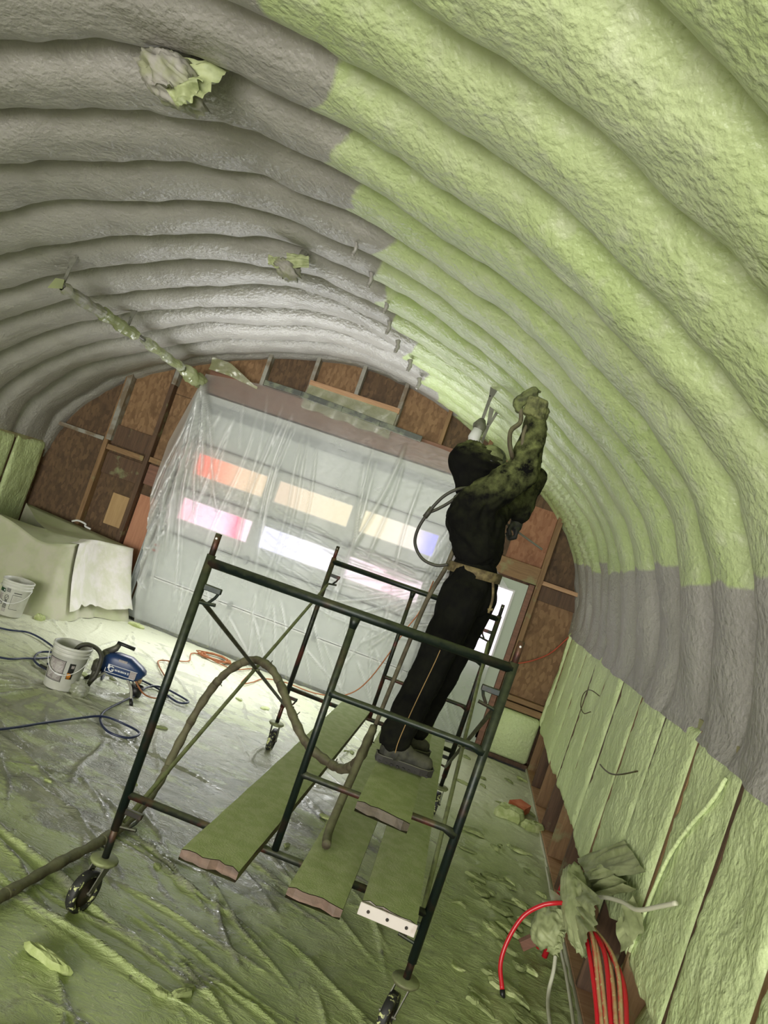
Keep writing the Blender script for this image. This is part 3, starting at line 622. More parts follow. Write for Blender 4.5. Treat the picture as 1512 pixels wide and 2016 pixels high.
plank('upper short-looking plank under the worker, with a dark grey sawn end', (-.045, 3.30), (-.075, 6.70), .24, .970, .970, .042, M_PLANKEND2, 11.0)
# ---------------------------------------------------------------- person
def capsule_mb(mb, p0, r0, p1, r1, flat=None, n=14):
    p0, p1 = Vector(p0), Vector(p1); d = p1-p0; L = d.length; d.normalize()
    pts = []; rs = []
    for i in range(5): a = math.pi/2*(i/5); pts.append(p0-d*r0*math.cos(a)); rs.append(max(r0*math.sin(a), .001))
    pts.append(p0); rs.append(r0); pts.append(p1); rs.append(r1)
    for i in range(1, 6): a = math.pi/2*(i/5); pts.append(p1+d*r1*math.sin(a)); rs.append(max(r1*math.cos(a), .001))
    b = len(mb.v); mb.tube(pts, rs, n)
    if flat:   # squash along an axis about the capsule's own line
        ax, k = Vector(flat[0]).normalized(), flat[1]
        for i in range(b, len(mb.v)):
            v = Vector(mb.v[i]); t = max(0, min(L, (v-p0).dot(d))); c = p0+d*t; o = v-c; v = c+o+ax*o.dot(ax)*(k-1); mb.v[i] = tuple(v)
def blob(name, segs, voxel, smooth_it, mat, parent, wr=0, wf=8.0, wstretch=(1, 1, 1), dustf=None, post=None):
    mb = MB()
    for s in segs: capsule_mb(mb, *s)
    me = bpy.data.meshes.new('tmp'); me.from_pydata(mb.v, [], mb.f); o = bpy.data.objects.new('tmp', me); COL.objects.link(o)
    r = o.modifiers.new('r', 'REMESH'); r.mode = 'VOXEL'; r.voxel_size = voxel; r.use_smooth_shade = True
    if smooth_it: s = o.modifiers.new('s', 'SMOOTH'); s.factor = .5; s.iterations = smooth_it
    dg = bpy.context.evaluated_depsgraph_get(); ev = o.evaluated_get(dg); m2 = bpy.data.meshes.new_from_object(ev)
    n = len(m2.vertices); V = np.empty(n*3, np.float32); m2.vertices.foreach_get('co', V); V = V.reshape(-1, 3).astype(float)
    N = np.empty(n*3, np.float32); m2.vertices.foreach_get('normal', N); N = N.reshape(-1, 3)
    if wr: 
        q = V*np.array(wstretch)*wf; h = 1-np.abs(fbm(q+3.3*fbm(V[:, [1, 2, 0]]*4, 2)[:, None]*.25, 3)); V = V+N*(wr*(h-.6))[:, None]
    if post: V = post(V, N)
    F = [tuple(p.vertices) for p in m2.polygons]
    bpy.data.objects.remove(o)
    at = {'dust': dustf(V)} if dustf else {'dust': np.zeros(n)}
    return mesh_obj(name, V, F, mat, parent, True, at)
person = thing('person', 'person in black hooded sweatshirt and trousers with respirator, spraying overhead', 'person', (-.05, 4.15, 1.02))
HIPR, KNR, ANR = (-.035, 4.09, 1.96), (-.072, 4.05, 1.52), (-.12, 4.0, 1.12)
HIPL, KNL, ANL = (.035, 4.27, 1.96), (.005, 4.30, 1.53), (-.045, 4.33, 1.12)
SHR, ELR, WRR = (-.13, 4.05, 2.42), (.055, 4.05, 2.67), (.028, 4.05, 2.92)
SHL, ELL, WRL = (-.02, 4.35, 2.43), (.14, 4.47, 2.70), (.115, 4.45, 2.47)
HEAD = (-.205, 4.21, 2.625)
FACE = Vector((.80, .45, .35)).normalized()
body = [(HIPR, .082, KNR, .062), (KNR, .062, ANR, .045), (HIPL, .082, KNL, .062), (KNL, .062, ANL, .045), ((-.01, 4.13, 2.0), .085, (-.01, 4.24, 2.0), .085),
        ((-.01, 4.18, 2.0), .085, (-.08, 4.2, 2.36), .10), (SHR, .07, SHL, .07), (SHR, .065, ELR, .05), (ELR, .05, WRR, .034), (SHL, .065, ELL, .05), (ELL, .05, WRL, .034), ((-.10, 4.2, 2.42), .06, (-.18, 4.21, 2.54), .055),
        ((-.21, 4.2, 2.64), .088, (-.19, 4.215, 2.60), .08), ((-.16, 4.235, 2.60), .055, (-.14, 4.245, 2.57), .045)]
blob('body', body, .014, 4, simple('skin', lin((150, 112, 92)), .6), person)
def jd(V):
    z = V[:, 2]; fore = np.clip((V[:, 0]*.5+z-2.52)/.12, 0, 1); sh = np.clip((z-2.30)/.15, 0, 1)
    return np.clip(.05+.55*sh*np.clip((V[:, 2]-2.42)/.1, .15, 1)+.55*fore*(V[:, 0] > -.08)*(V[:, 1] < 4.25)-.35*np.clip((V[:, 1]-4.25)/.1, 0, 1)*0, 0, 1.5)
jk = [((-.06, 4.11, 2.225), .122, (-.12, 4.11, 2.36), .142), ((-.03, 4.25, 2.225), .122, (-.09, 4.28, 2.36), .14), ((-.04, 4.12, 2.19), .095, (-.01, 4.24, 2.19), .10), ((-.05, 4.18, 2.235), .140, (-.1, 4.19, 2.34), .16), (SHR, .098, SHL, .098), (SHR, .10, ELR, .084), (ELR, .084, WRR, .064),
      (SHL, .085, ELL, .064), (ELL, .064, WRL, .055), ((-.12, 4.2, 2.42), .10, (-.17, 4.2, 2.50), .085)]
jacket = blob('jacket', jk, .011, 5, M_BLACK, person, .022, 11, (1, 1, .7), jd); jacket['label'] = 'black sweatshirt, right sleeve crusted with dried foam'
tr = [(HIPR, .118, KNR, .09), (KNR, .09, (-.118, 4.0, 1.18), .086), ((-.118, 4.0, 1.18), .086, (-.122, 4.0, 1.15), .088), (HIPL, .118, KNL, .088), (KNL, .088, (-.042, 4.33, 1.17), .082), ((-.02, 4.12, 2.01), .115, (.02, 4.25, 2.01), .115), ((-.02, 4.18, 2.07), .128, (0, 4.18, 1.96), .13), ((-.02, 4.13, 2.07), .105, (-.02, 4.24, 2.07), .105)]
def hempost(V, N): V = V.copy(); V[:, 2] = np.where(V[:, 2] < 1.10, 1.10-(1.10-V[:, 2])*.12+.012*np.sin(V[:, 0]*60), V[:, 2]); return V
trous = blob('trousers', tr, .011, 5, M_BLACK, person, .016, 9, (1, 1, .5), lambda V: .03+.08*np.clip((1.25-V[:, 2])/.2, 0, 1), hempost)
m_ = MB(); m_.tube(smooth_path([(-.045, 3.972, 1.75), (-.055, 3.96, 1.6), (-.072, 3.948, 1.45), (-.088, 3.928, 1.3), (-.098, 3.908, 1.16), (-.095, 3.902, 1.10)]), .0025, 6); m_.build('trouser_seam', M_GOLD, person, True)['label'] = 'tan line of dried foam down the trouser leg'
# belt: an elliptical band
def band(name, c, rx, ry, z0, z1, th, mat, parent, tilt=0, n=48, yawr=.5):
    vs_ = []; fs = []
    for i in range(n):
        a = 2*math.pi*i/n
        for r_, z in ((1, z0), (1, z1), (1-th, z1), (1-th, z0)):
            x, y = rx*r_*math.cos(a), ry*r_*math.sin(a); X = x*math.cos(yawr)-y*math.sin(yawr); Y = x*math.sin(yawr)+y*math.cos(yawr); vs_.append((c[0]+X, c[1]+Y, z+tilt*X))
    for i in range(n):
        j = (i+1) % n
        for k in range(4): fs.append((4*i+k, 4*i+(k+1) % 4, 4*j+(k+1) % 4, 4*j+k))
    m_ = MB(); m_.add(vs_, fs); return m_.build(name, mat, parent, True)
belt = band('belt', (-.018, 4.18), .142, .168, 2.055, 2.108, .06, M_BELT, person, .06)
m_ = MB(); m_.tube(smooth_path([(.09, 4.03, 2.07), (.115, 4.02, 1.99), (.12, 4.02, 1.91)]), [.007]*13, 8); m_.tube([(.11, 4.02, 1.925), (.135, 4.02, 1.935)], .007, 6); m_.build('belt_tail', M_BELT, person, True)
# hood
def hoodpost(V, N):
    c = np.array(HEAD); d = V-c; f = d @ np.array(FACE); up = np.array([-.2, 0, 1.0]); side = np.cross(np.array(FACE), up); ang = np.arctan2(d @ side, d @ up)
    k = np.clip((f+.09)/.12, 0, 1); return V-N*(k*.017*(np.abs(np.sin(ang*8+2*np.sin(ang)))))[:, None]
hd = [((-.235, 4.2, 2.64), .118, (-.20, 4.215, 2.61), .125), ((-.2, 4.215, 2.61), .125, (-.175, 4.205, 2.52), .10), ((-.19, 4.21, 2.63), .122, (-.15, 4.235, 2.645), .108), ((-.255, 4.19, 2.70), .06, (-.22, 4.2, 2.70), .07), ((-.26, 4.16, 2.725), .022, (-.235, 4.16, 2.73), .028)]
hood = blob('hood', hd, .009, 4, M_BLACK, person, .012, 9, (1, 1, .6), lambda V: .03+.8*np.clip((V[:, 2]-2.66)/.09, 0, 1), hoodpost); hood['label'] = 'drawn-up black hood, dusted green on top'
# respirator facepiece
fc = Vector(HEAD)+Vector(FACE)*.085
ms = [(fc+Vector((.0, 0, .035)), .085, fc+Vector((.015, .0, -.055)), .072), (fc+Vector((.04, .01, -.05)), .05, fc+Vector((.075, .03, -.075)), .038), (fc+Vector((.03, -.05, -.06)), .03, fc+Vector((.045, -.085, -.07)), .032)]
mask = blob('respirator', ms, .008, 3, M_MASK, person, .006, 20)
lc = fc+FACE*.052+Vector((0, 0, .035)); Q = FACE.to_track_quat('Z', 'Y').to_matrix().to_4x4(); m_ = MB(); m_.lathe([(.0, .038), (.03, .034), (.055, .02), (.07, -.002), (.072, -.012)], Matrix.Translation(lc) @ Q, 24); m_.build('lens', M_LENS, mask, True)
for sx in (-.085, .085):
    m_ = MB(); sd = FACE.cross(Vector((0, 0, 1))).normalized(); p = fc+sd*sx; m_.tube([p+Vector((0, 0, .02)), p-FACE*.05+Vector((0, 0, .04))], .008, 6); m_.build('strap', M_BLACKP, mask, True)
def boot(heel, toe, z, nm):
    h, t = Vector((heel[0], heel[1], z)), Vector((toe[0], toe[1], z)); d = (t-h).normalized(); u_ = Vector((0, 0, 1)); L = (t-h).length
    up_ = [(h+d*.055+u_*.06, .05, h+d*.13+u_*.065, .048), (h+d*.13+u_*.062, .047, t-d*.055+u_*.052, .043), (h+d*.07+u_*.10, .048, h+d*.075+u_*.15, .05), (h+d*.10+u_*.10, .045, h+d*.15+u_*.07, .045)]
    b_ = blob('boot', up_, .008, 4, M_BOOT, person, .004, 22)
    s_ = d.cross(u_); prof_ = [(0, .034), (.03, .043), (.10, .036), (.16, .042), (.22, .050), (.26, .045), (.29, .025)]; k_ = L/.295
    pl = [h+d*a*k_+s_*w_ for a, w_ in prof_]+[h+d*a*k_-s_*w_ for a, w_ in reversed(prof_)]; n = len(pl); m2 = MB()
    m2.add([p+u_*.002 for p in pl]+[p+u_*(.034 if i not in (6, 7) else .040) for i, p in enumerate(pl)], [tuple(range(n)), tuple(reversed(range(n, 2*n)))]+[(i, n+i, n+(i+1) % n, (i+1) % n) for i in range(n)])
    m2.build('sole', M_SOLE, b_)
    m2 = MB()
    for i in range(9):
        p = h+d*(.02+i*.03)*k_
        for sg in (-1, 1): q = p+s_*sg*.040*(1 if 2 < i < 9 else .9); c = q; m2.box((-.006, -.009, 0), (.006, .009, .012), Matrix.Translation(c+u_*.001) @ Matrix.Rotation(math.atan2(d.y, d.x), 4, 'Z'))
    m2.build('tread', M_SOLE, b_)['kind'] = 'stuff'
    m2 = MB(); m2.tube([p+u_*(.037 if i not in (6, 7) else .043) for i, p in enumerate(pl)], .0035, 5, closed=True); m2.build('welt', M_GREYMETAL, b_, True)
boot((-.185, 3.97), (.118, 4.03), 1.018, 'r'); boot((-.185, 4.26), (.075, 4.36), 1.018, 'l')
# gloves: palm, four fingers and a thumb each
def glove(wrist, palm, fing, thumb, mat, s=1.0):
    w_, p_ = Vector(wrist), Vector(palm); seg = [(w_, .034*s, p_, .036*s)]
    for ch in fing:
        for a, b in zip(ch[:-1], ch[1:]): seg.append((a, .0125*s, b, .0115*s))
        seg.append((p_, .022*s, ch[0], .015*s))
    for a, b in zip(thumb[:-1], thumb[1:]): seg.append((a, .014*s, b, .0125*s))
    seg.append((p_, .022*s, thumb[0], .016*s)); return seg
GH = Vector((-.005, 4.03, 2.985))          # middle of the gun's handle
pal = Vector((.045, 4.05, 2.985)); fing = []
for i, zz in enumerate((.040, .014, -.012, -.036)):
    z = 2.99+zz; fing.append([Vector((.045, 4.005, z)), Vector((.005, 3.985, z+.003)), Vector((-.036, 4.0, z+.002)), Vector((-.040+.004*i, 4.035, z))])
thumb = [Vector((.05, 4.085, 3.0)), Vector((.02, 4.095, 3.025)), Vector((-.02, 4.085, 3.04))]
glv = blob('glove', glove((.035, 4.05, 2.93), pal, fing, thumb, M_GLOVE, 1.15), .006, 2, M_GLOVE, person, .008, 30); glv['label'] = 'right glove caked in dusty green foam'
pal2 = Vector((.118, 4.44, 2.405)); fing2 = []
for i, yy2 in enumerate((-.036, -.012, .012, .034)):
    y = 4.44+yy2; fing2.append([Vector((.13, y, 2.375)), Vector((.135, y, 2.342)), Vector((.108, y, 2.325)), Vector((.088, y, 2.345))])
thumb2 = [Vector((.095, 4.40, 2.40)), Vector((.085, 4.385, 2.37)), Vector((.10, 4.385, 2.345))]
g2 = blob('glove', glove((.115, 4.45, 2.46), pal2, fing2, thumb2, M_GLOVEB, 1.0), .006, 2, M_GLOVEB, person, .004, 30); g2['label'] = 'black left glove'
# things he holds
gun = thing('spray_gun', 'foam-caked spray gun held up in the raised right hand', 'spray gun', (-.02, 4.03, 2.93))
blob('gun_body', [((-.085, 4.04, 3.0), .03, (-.05, 4.035, 3.045), .034), ((-.05, 4.035, 3.045), .034, (-.03, 4.03, 3.075), .026), ((-.09, 4.04, 2.985), .022, (-.075, 4.04, 2.965), .020), ((-.055, 4.03, 3.04), .024, (.0, 4.03, 3.035), .022)], .007, 2, M_GUN, gun, .010, 28)
m_ = MB(); m_.tube([(.0, 4.03, 3.05), (-.008, 4.03, 2.92)], [.017, .019], 12); m_.build('handle', M_GUN, gun, True)
m_ = MB(); m_.tube([(-.035, 4.03, 3.07), (-.015, 4.03, 3.085), (.005, 4.03, 3.083)], [.014, .010, .006], 10); m_.build('nozzle', M_GUN, gun, True)
m_ = MB(); m_.tube([(-.05, 4.03, 3.02), (-.046, 4.03, 2.985), (-.055, 4.03, 2.955)], .005, 8); m_.build('trigger', M_GUN, gun, True)
rod = MB(); rod.tube([(.06, 4.44, 2.40), (.13, 4.43, 2.378), (.30, 4.42, 2.325)], .006, 8); tag(rod.build('spray_wand', M_GREYMETAL), 'thin rod held in the lowered left black glove', 'rod')
# hoses
h = thing('spray_hose', 'thick dusty spray hose looped over the left cross brace up to the gun', 'hose', (-1.2, 4.9, 0))
main = smooth_path([(-1.62, 2.3, .045), (-1.54, 2.95, .05), (-1.50, 3.35, .055), (-1.47, 3.7, .055), (-1.43, 4.0, .06), (-1.43, 4.35, .06), (-1.46, 4.75, .14), (-1.48, 4.95, .36), (-1.44, 5.02, .66), (-1.36, 5.03, .88), (-1.22, 5.0, 1.03), (-1.07, 4.93, 1.045), (-.94, 4.84, .98), (-.80, 4.72, .88), (-.64, 4.6, .78), (-.48, 4.55, .735), (-.36, 4.48, .75), (-.29, 4.40, .86), (-.265, 4.33, 1.06)], 8)
m_ = MB(); rr = [.027+.003*math.sin(i*1.7)+.002*math.sin(i*.6) for i in range(len(main))]; m_.tube(main, rr, 12); mh = m_.build('hose_jacket', M_HOSE, h, True)
for i in range(6, len(main)-2, 9):
    m_ = MB(); d = (main[i+1]-main[i-1]).normalized(); m_.tube([main[i]-d*.02, main[i]-d*.012, main[i]+d*.012, main[i]+d*.02], [.0275, .029, .029, .0275], 12); m_.build('tape_wrap', M_HOSE, mh, True)
    if i % 2: m_ = MB(); sd = d.orthogonal().normalized(); m_.tube([main[i]+sd*.027, main[i]+sd*.05-d*.012], .0035, 5); m_.build('cable_tie', M_BLACKHOSE, mh)
m_ = MB(); m_.tube(smooth_path([(-.265, 4.36, 1.0), (-.25, 4.30, 1.25), (-.235, 4.32, 1.55), (-.215, 4.33, 1.85), (-.175, 4.32, 2.05), (-.16, 4.33, 2.2), (-.10, 4.40, 2.36), (.02, 4.42, 2.5), (.0, 4.25, 2.62), (-.015, 4.1, 2.70), (-.03, 3.97, 2.715), (-.06, 3.975, 2.77), (-.075, 4.0, 2.84), (-.045, 4.02, 2.9), (-.065, 4.035, 2.97)], 8), .0125, 8); m_.build('whip_hose', M_HOSE, h, True)
m_ = MB(); m_.tube(smooth_path([(-.265, 4.32, 1.08), (-.27, 4.15, .92), (-.275, 3.95, .76), (-.27, 3.75, .675), (-.25, 3.62, .66)], 8), [.022]*33, 10); m_.build('hose_branch', M_HOSE, h, True)
m_ = MB(); m_.tube(smooth_path([(.02, 4.02, 2.74), (.0, 4.0, 2.80), (-.01, 4.01, 2.86), (.0, 4.03, 2.93)], 6), .010, 8); m_.build('air_whip', M_HOSE, h, True)
ah = MB(); ah.tube(smooth_path([(-.175, 4.07, 2.50), (-.24, 4.03, 2.465), (-.30, 4.03, 2.40), (-.345, 4.04, 2.30), (-.37, 4.06, 2.20), (-.36, 4.08, 2.12), (-.30, 4.09, 2.06), (-.22, 4.09, 2.05), (-.16, 4.08, 2.075)], 8), .0085, 8); ah.tube(smooth_path([(-.345, 4.045, 2.30), (-.30, 4.05, 2.34), (-.25, 4.06, 2.40), (-.22, 4.08, 2.46)], 6), .0085, 8); ah.tube([(-.355, 4.04, 2.27), (-.335, 4.045, 2.33)], .014, 8)
tag(ah.build('air_hose', M_BLACKHOSE, None, True), 'thin dark breathing-air hose looping from hood to belt behind the back', 'hose')
# ---------------------------------------------------------------- plastic curtain over the garage door
nu, nv = 260, 200
U, V_ = np.meshgrid(np.linspace(0, 1, nu), np.linspace(0, 1, nv), indexing='ij')
zt = np.interp(U[:, 0], [0, .18, .35, .6, .8, 1], [3.24, 3.33, 3.335, 3.29, 3.27, 3.22]); ZC = .02+(zt[:, None]-.02)*V_
xl = np.interp(ZC, [0, .54, 1.05, 1.67, 2.27, 2.83, 3.3], [-3.80, -3.93, -3.98, -4.13, -4.15, -4.07, -4.01]); xr = np.interp(ZC, [0, 1.9, 2.2, 3.3], [.50, .46, .1, -.12])
XC = xl+(xr-xl)*U
rng = np.random.RandomState(11); cr = np.zeros_like(XC); YC = 9.20+.03*fbm(P3(XC*1.1, ZC*.5, 1), 3)-.10*np.exp(-((U/.07)**2))*np.sin(np.pi*np.clip(ZC/3.2, 0, 1))
def fold(ax, az, bx, bz, wd, h, c):
    global YC, cr
    d = np.array([bx-ax, bz-az]); L = np.hypot(*d); d /= L; al = (XC-ax)*d[0]+(ZC-az)*d[1]; pe = -(XC-ax)*d[1]+(ZC-az)*d[0]+.03*np.sin(al*3+ax*7)
    g = np.exp(-(pe/wd)**2)*np.clip(np.minimum(al, L-al)/(.15*L), 0, 1); YC = YC-h*g; cr = np.maximum(cr, c*g)
for i in range(26): x = -4.1+3.9*rng.rand(); t_ = 3.3; L = rng.uniform(.8, 2.8); dx = rng.normal(0, .09)*L; fold(x, t_-rng.uniform(0, .6), x+dx, max(.1, t_-L), rng.uniform(.008, .022), rng.uniform(.006, .03), rng.uniform(.2, .8))
for i in range(14): fold(-4.02+.02*rng.randn(), 3.2, -4.1+.5*rng.rand()*(1+i*.12), 3.2-rng.uniform(1.2, 3.0), .016, .03, .8)
for i in range(20): fold(-4.12+.15*rng.rand(), 2.6*rng.rand(), -4.0+.3*rng.rand(), .1+2.6*rng.rand(), .012, .02, .6)
for i in range(22): a = rng.uniform(2.5, 4.4); r0 = rng.uniform(.12, .4); r1 = rng.uniform(.6, 1.7); fold(-.35+r0*math.cos(a), 1.62+r0*math.sin(a)*.6, -.35+r1*math.cos(a), 1.62+r1*math.sin(a)*.6, .013, .02, .9)
for k_ in range(7):      # swags hanging from the stretched right half
    for s_ in range(10):
        a0, a1 = s_/10, (s_+1)/10; f = lambda a: (-2.6+2.3*a, 1.95-.10*k_-.55*math.sin(a*2.2)*(.6+.08*k_)+.25*a); p, q = f(a0), f(a1); fold(p[0], p[1], q[0]+.03, q[1], .012, .012, .55 if k_ % 2 else .3)
for i in range(30): x = -3.9+4.1*rng.rand(); fold(x, rng.uniform(.5, 1.1), x+rng.normal(.25, .3), .03, .01, .012, .5)
cr = np.clip(cr, 0, 1)+.35*np.exp(-((U/.02)**2))+.9*np.exp(-(((XC+.7)/.5)**2+((ZC-1.3)/.35)**2))*np.clip(fbm(P3(XC*11, ZC*11, 1), 3), 0, 1)*.8+.45*np.exp(-(((XC+3.3)/.55)**2+((ZC-1.85)/.3)**2))*np.clip(fbm(P3(XC*26, ZC*26, 1), 3)+.2, 0, 1)
YC = np.clip(YC, 9.04, 9.27)
cu = grid_obj('plastic_curtain', XC, YC, ZC, M_CLEAR, attrs={'crease': cr}); tag(cu, 'clear wrinkled plastic curtain hung over the garage door', 'plastic curtain')
m_ = MB()
pts = [(-3.25, 9.19, 3.37), (-2.75, 9.185, 3.375), (-2.2, 9.18, 3.355), (-1.7, 9.185, 3.33), (-1.15, 9.18, 3.31)]
for i in range(4): a, b = Vector(pts[i]), Vector(pts[i+1]); mm = Matrix.Translation((a+b)/2) @ Matrix.Rotation(-math.atan2(b.z-a.z, b.x-a.x), 4, 'Y'); m_.box((-(b-a).length/2, -.006, -.035-.008*(i % 2)), ((b-a).length/2, .006, .03), mm, .004)
m_.build('tape_strip', M_DARKTAPE, cu)['label'] = 'dark tape along the curtain top'
xg = np.linspace(-3.98, -3.3, 26); zg = np.linspace(0, 1, 16); XG, TG = np.meshgrid(xg, zg, indexing='ij'); ZG = 3.30+.10*np.interp(XG, [-4, -3.3], [0, 1])*0+TG*.16*np.clip((-3.25-XG)/.5, .2, 1)-.05*np.clip((XG+3.7)/.4, 0, 1)
YG = 9.16+.03*fbm(P3(XG*9, ZG*9, 4), 3); grid_obj('folded_corner', XG, YG, ZG, M_WRAPGREEN, cu, attrs={'crease': np.clip(fbm(P3(XG*9, ZG*9, 2), 3), 0, 1)})['label'] = 'green dusted folded corner of the curtain'
xg = np.linspace(-2.74, -1.56, 40); XG, TG = np.meshgrid(xg, np.linspace(0, 1, 14), indexing='ij'); ZG = 3.535-.30*TG-.03*(XG+2.7)*TG+.01*np.sin(XG*17)*TG; YG = 9.335+.02*np.sin(XG*22+TG*2)*TG-.02*TG
fp = grid_obj('plastic_flap', XG, YG, ZG, M_WRAPGREEN, attrs={'crease': .5+.5*np.sin(XG*22)}); tag(fp, 'green dusted plastic flap hanging from the cross board above the garage door', 'plastic flap')
# ---------------------------------------------------------------- overhead door tracks wrapped in plastic
def track(label, pts, hang, mats, seed):
    t = thing('wrapped_door_track', label, 'door track', pts[-1])
    core = smooth_path(pts, 8); m_ = MB(); m_.tube(core, .022, 8); m_.build('rail', M_GREYMETAL, t, True)
    # the wrap, in three lengths
    n = len(core)
    for (a, b, mat, r) in mats:
        i0, i1 = int(a*(n-1)), int(b*(n-1)); seg = core[i0:i1+1]; seg = smooth_path(seg, 4); nn = 14; vs_ = []; fs = []
        for i, p in enumerate(seg):
            d = (seg[min(i+1, len(seg)-1)]-seg[max(i-1, 0)]).normalized(); u_ = d.orthogonal().normalized(); v_ = d.cross(u_)
            ee = min(1, .55+min(i, len(seg)-1-i)*.15)
            for k in range(nn):
                an = 2*math.pi*k/nn; rr = r*1.12*ee*(1+.30*float(vnoise(np.array([k*.7, i*.30, seed])))+.08*math.sin(2*an+i*.35)); vs_.append(p+(u_*math.cos(an)+v_*math.sin(an))*rr-Vector((0, 0, r*.25)))
        for i in range(len(seg)-1):
            for k in range(nn): fs.append((i*nn+k, i*nn+(k+1) % nn, (i+1)*nn+(k+1) % nn, (i+1)*nn+k))
        m2 = MB(); m2.add(vs_, fs); m2.build('plastic_wrap', mat, t, False, {'crease': np.random.RandomState(3).rand(len(vs_))})
    for (x, y, z0, z1) in hang:
        m_ = MB(); m_.prism([(x-.055, z1+.05), (x+.0, z1+.05), (x+.012, z1-.15), (x-.018, z1-.15)], 'y', y-.004, y+.004); m_.prism([(x+.035, z1+.05), (x+.065, z1+.05), (x+.014, z1-.17), (x-.010, z1-.17)], 'y', y-.012, y-.006); m_.prism([(x-.018, z1-.14), (x+.014, z1-.14), (x+.002, z0), (x-.02, z0)], 'y', y-.004, y+.004); m_.build('hanger_strap', M_GREYSTRAP, t)
    return t
M_GREYSTRAP = simple('grey_strap_steel', lin((120, 120, 108)), .55, .2, c2=lin((92, 92, 80)), scale=9)
track('plastic-wrapped garage door track under the grey vault, left side', [(-4.03, 9.22, 3.14), (-4.09, 8.7, 3.17), (-4.14, 8.0, 3.2), (-4.15, 7.4, 3.21), (-4.11, 6.7, 3.2), (-4.07, 5.98, 3.19)],
      [(-4.09, 6.02, 3.17, 3.50), (-4.19, 7.4, 3.18, 3.48)], [(.0, .20, M_WRAPGREEN, .075), (.2, .52, M_WRAP, .045), (.55, .80, M_WRAPGREEN, .05), (.78, 1, M_WRAPGREY, .045)], 1.0)
m_ = MB(); m_.prism([(-4.19, 3.13), (-4.06, 3.16), (-4.07, 3.24), (-4.15, 3.23)], 'y', 5.97, 5.975); m_.build('plastic_tag', M_WRAPGREEN, bpy.data.objects['wrapped_door_track'])
track('plastic-wrapped garage door track behind the hooded head, right side', [(-.40, 9.2, 3.12), (-.39, 8.4, 3.12), (-.385, 7.6, 3.12), (-.375, 6.7, 3.10), (-.37, 6.55, 3.08)],
      [(-.38, 6.6, 3.16, 3.66), (-.36, 7.4, 3.14, 3.56)], [(.0, .3, M_WRAPGREEN, .05), (.3, .8, M_WRAP, .04), (.8, 1, M_WRAPGREY, .05)], 5.0)
rt_ = bpy.data.objects['wrapped_door_track.001']
m_ = MB(); m_.tube([(-.385, 6.6, 3.30), (-.39, 6.58, 3.24), (-.385, 6.55, 3.17)], [.03, .06, .045], 12); m_.build('taped_end', M_GREYSTRAP, rt_, True)
m_ = MB(); m_.tube([(-.388, 6.55, 3.20), (-.40, 6.54, 3.12), (-.385, 6.54, 3.03), (-.37, 6.54, 2.97)], [.045, .052, .034, .03], 10); m_.build('white_wrap', M_WHITE, rt_, True)['label'] = 'white plastic wrapped end'
# vertical tracks beside the door
for nm, x in (('left', -4.03), ('right', -.37)):
    m_ = MB(); m_.box((x-.025, 9.26, .02), (x+.025, 9.30, 3.0)); m_.box((x-.03, 9.22, .02), (x-.02, 9.30, 3.0)); o = m_.build('vertical_door_track', M_DOORG); tag(o, 'vertical steel track at the %s edge of the garage door' % nm, 'door track')
# ---------------------------------------------------------------- plastic-wrapped ceiling lamps
def crumple(name, cxyz, size, mat, parent, seed, n=20, amp=.35, tilt=(0, 0, 0), holes=0):
    n = n*2; U, V2 = np.meshgrid(np.linspace(0, 2*np.pi, n), np.linspace(.04, np.pi-.04, n), indexing='ij'); d = np.stack([np.sin(V2)*np.cos(U), np.sin(V2)*np.sin(U), np.cos(V2)], -1)
    r = 1+amp*(1-2*np.abs(vnoise(d*2.1+seed)))+amp*.45*(1-2*np.abs(vnoise(d*4.7+seed*2)))+amp*.25*(1-2*np.abs(vnoise(d*11+seed*3)))
    r[-1] = r[0]; P = d*r[..., None]*np.array(size); M = Matrix.Rotation(tilt[0], 3, 'X') @ Matrix.Rotation(tilt[1], 3, 'Y') @ Matrix.Rotation(tilt[2], 3, 'Z'); P = P @ np.array(M).T+np.array(cxyz)
    return grid_obj(name, P[..., 0], P[..., 1], P[..., 2], mat, parent, False, {'crease': np.clip(vnoise(d*4+seed), 0, 1)})
def sheetlet(name, pts4, mat, parent, seed, amp=.03, n=16):
    a, b, c, d = [np.array(p, float) for p in pts4]; U, V2 = np.meshgrid(np.linspace(0, 1, n), np.linspace(0, 1, n), indexing='ij'); U, V2 = U[..., None], V2[..., None]
    P = a*(1-U)*(1-V2)+b*U*(1-V2)+c*U*V2+d*(1-U)*V2; nn = np.cross(b-a, d-a); nn /= np.linalg.norm(nn); Uq, Vq = U[..., 0], V2[..., 0]; h = (1-2*np.abs(vnoise(P3(Uq*1.3+.5*Vq, Vq*6.5+.8*Uq, seed))))+.35*(1-2*np.abs(vnoise(P3(Uq*3.1, Vq*12, seed+3))))
    P = P+nn*(amp*h)[..., None]; return grid_obj(name, P[..., 0], P[..., 1], P[..., 2], mat, parent, False, {'crease': np.clip(h-.6, 0, 1)})
lamp = thing('wrapped_ceiling_lamp', 'ceiling lamp wrapped in crumpled grey and green plastic, nearest the camera', 'lamp', (-2.12, 3.45, 3.80))
crumple('plastic_wrap', (-2.16, 3.46, 3.87), (.16, .12, .09), M_WRAPGREY, lamp, 1.3, 24, .22, (0, .35, .3))
sheetlet('loose_plastic', [(-2.20, 3.40, 3.95), (-1.90, 3.44, 4.02), (-1.95, 3.36, 3.80), (-2.10, 3.35, 3.82)], M_FILM, lamp, 4.0, .035)
sheetlet('loose_plastic', [(-2.37, 3.42, 3.90), (-2.20, 3.36, 3.92), (-2.08, 3.33, 3.77), (-2.22, 3.34, 3.79)], M_WRAPGREY, lamp, 6.0, .03)
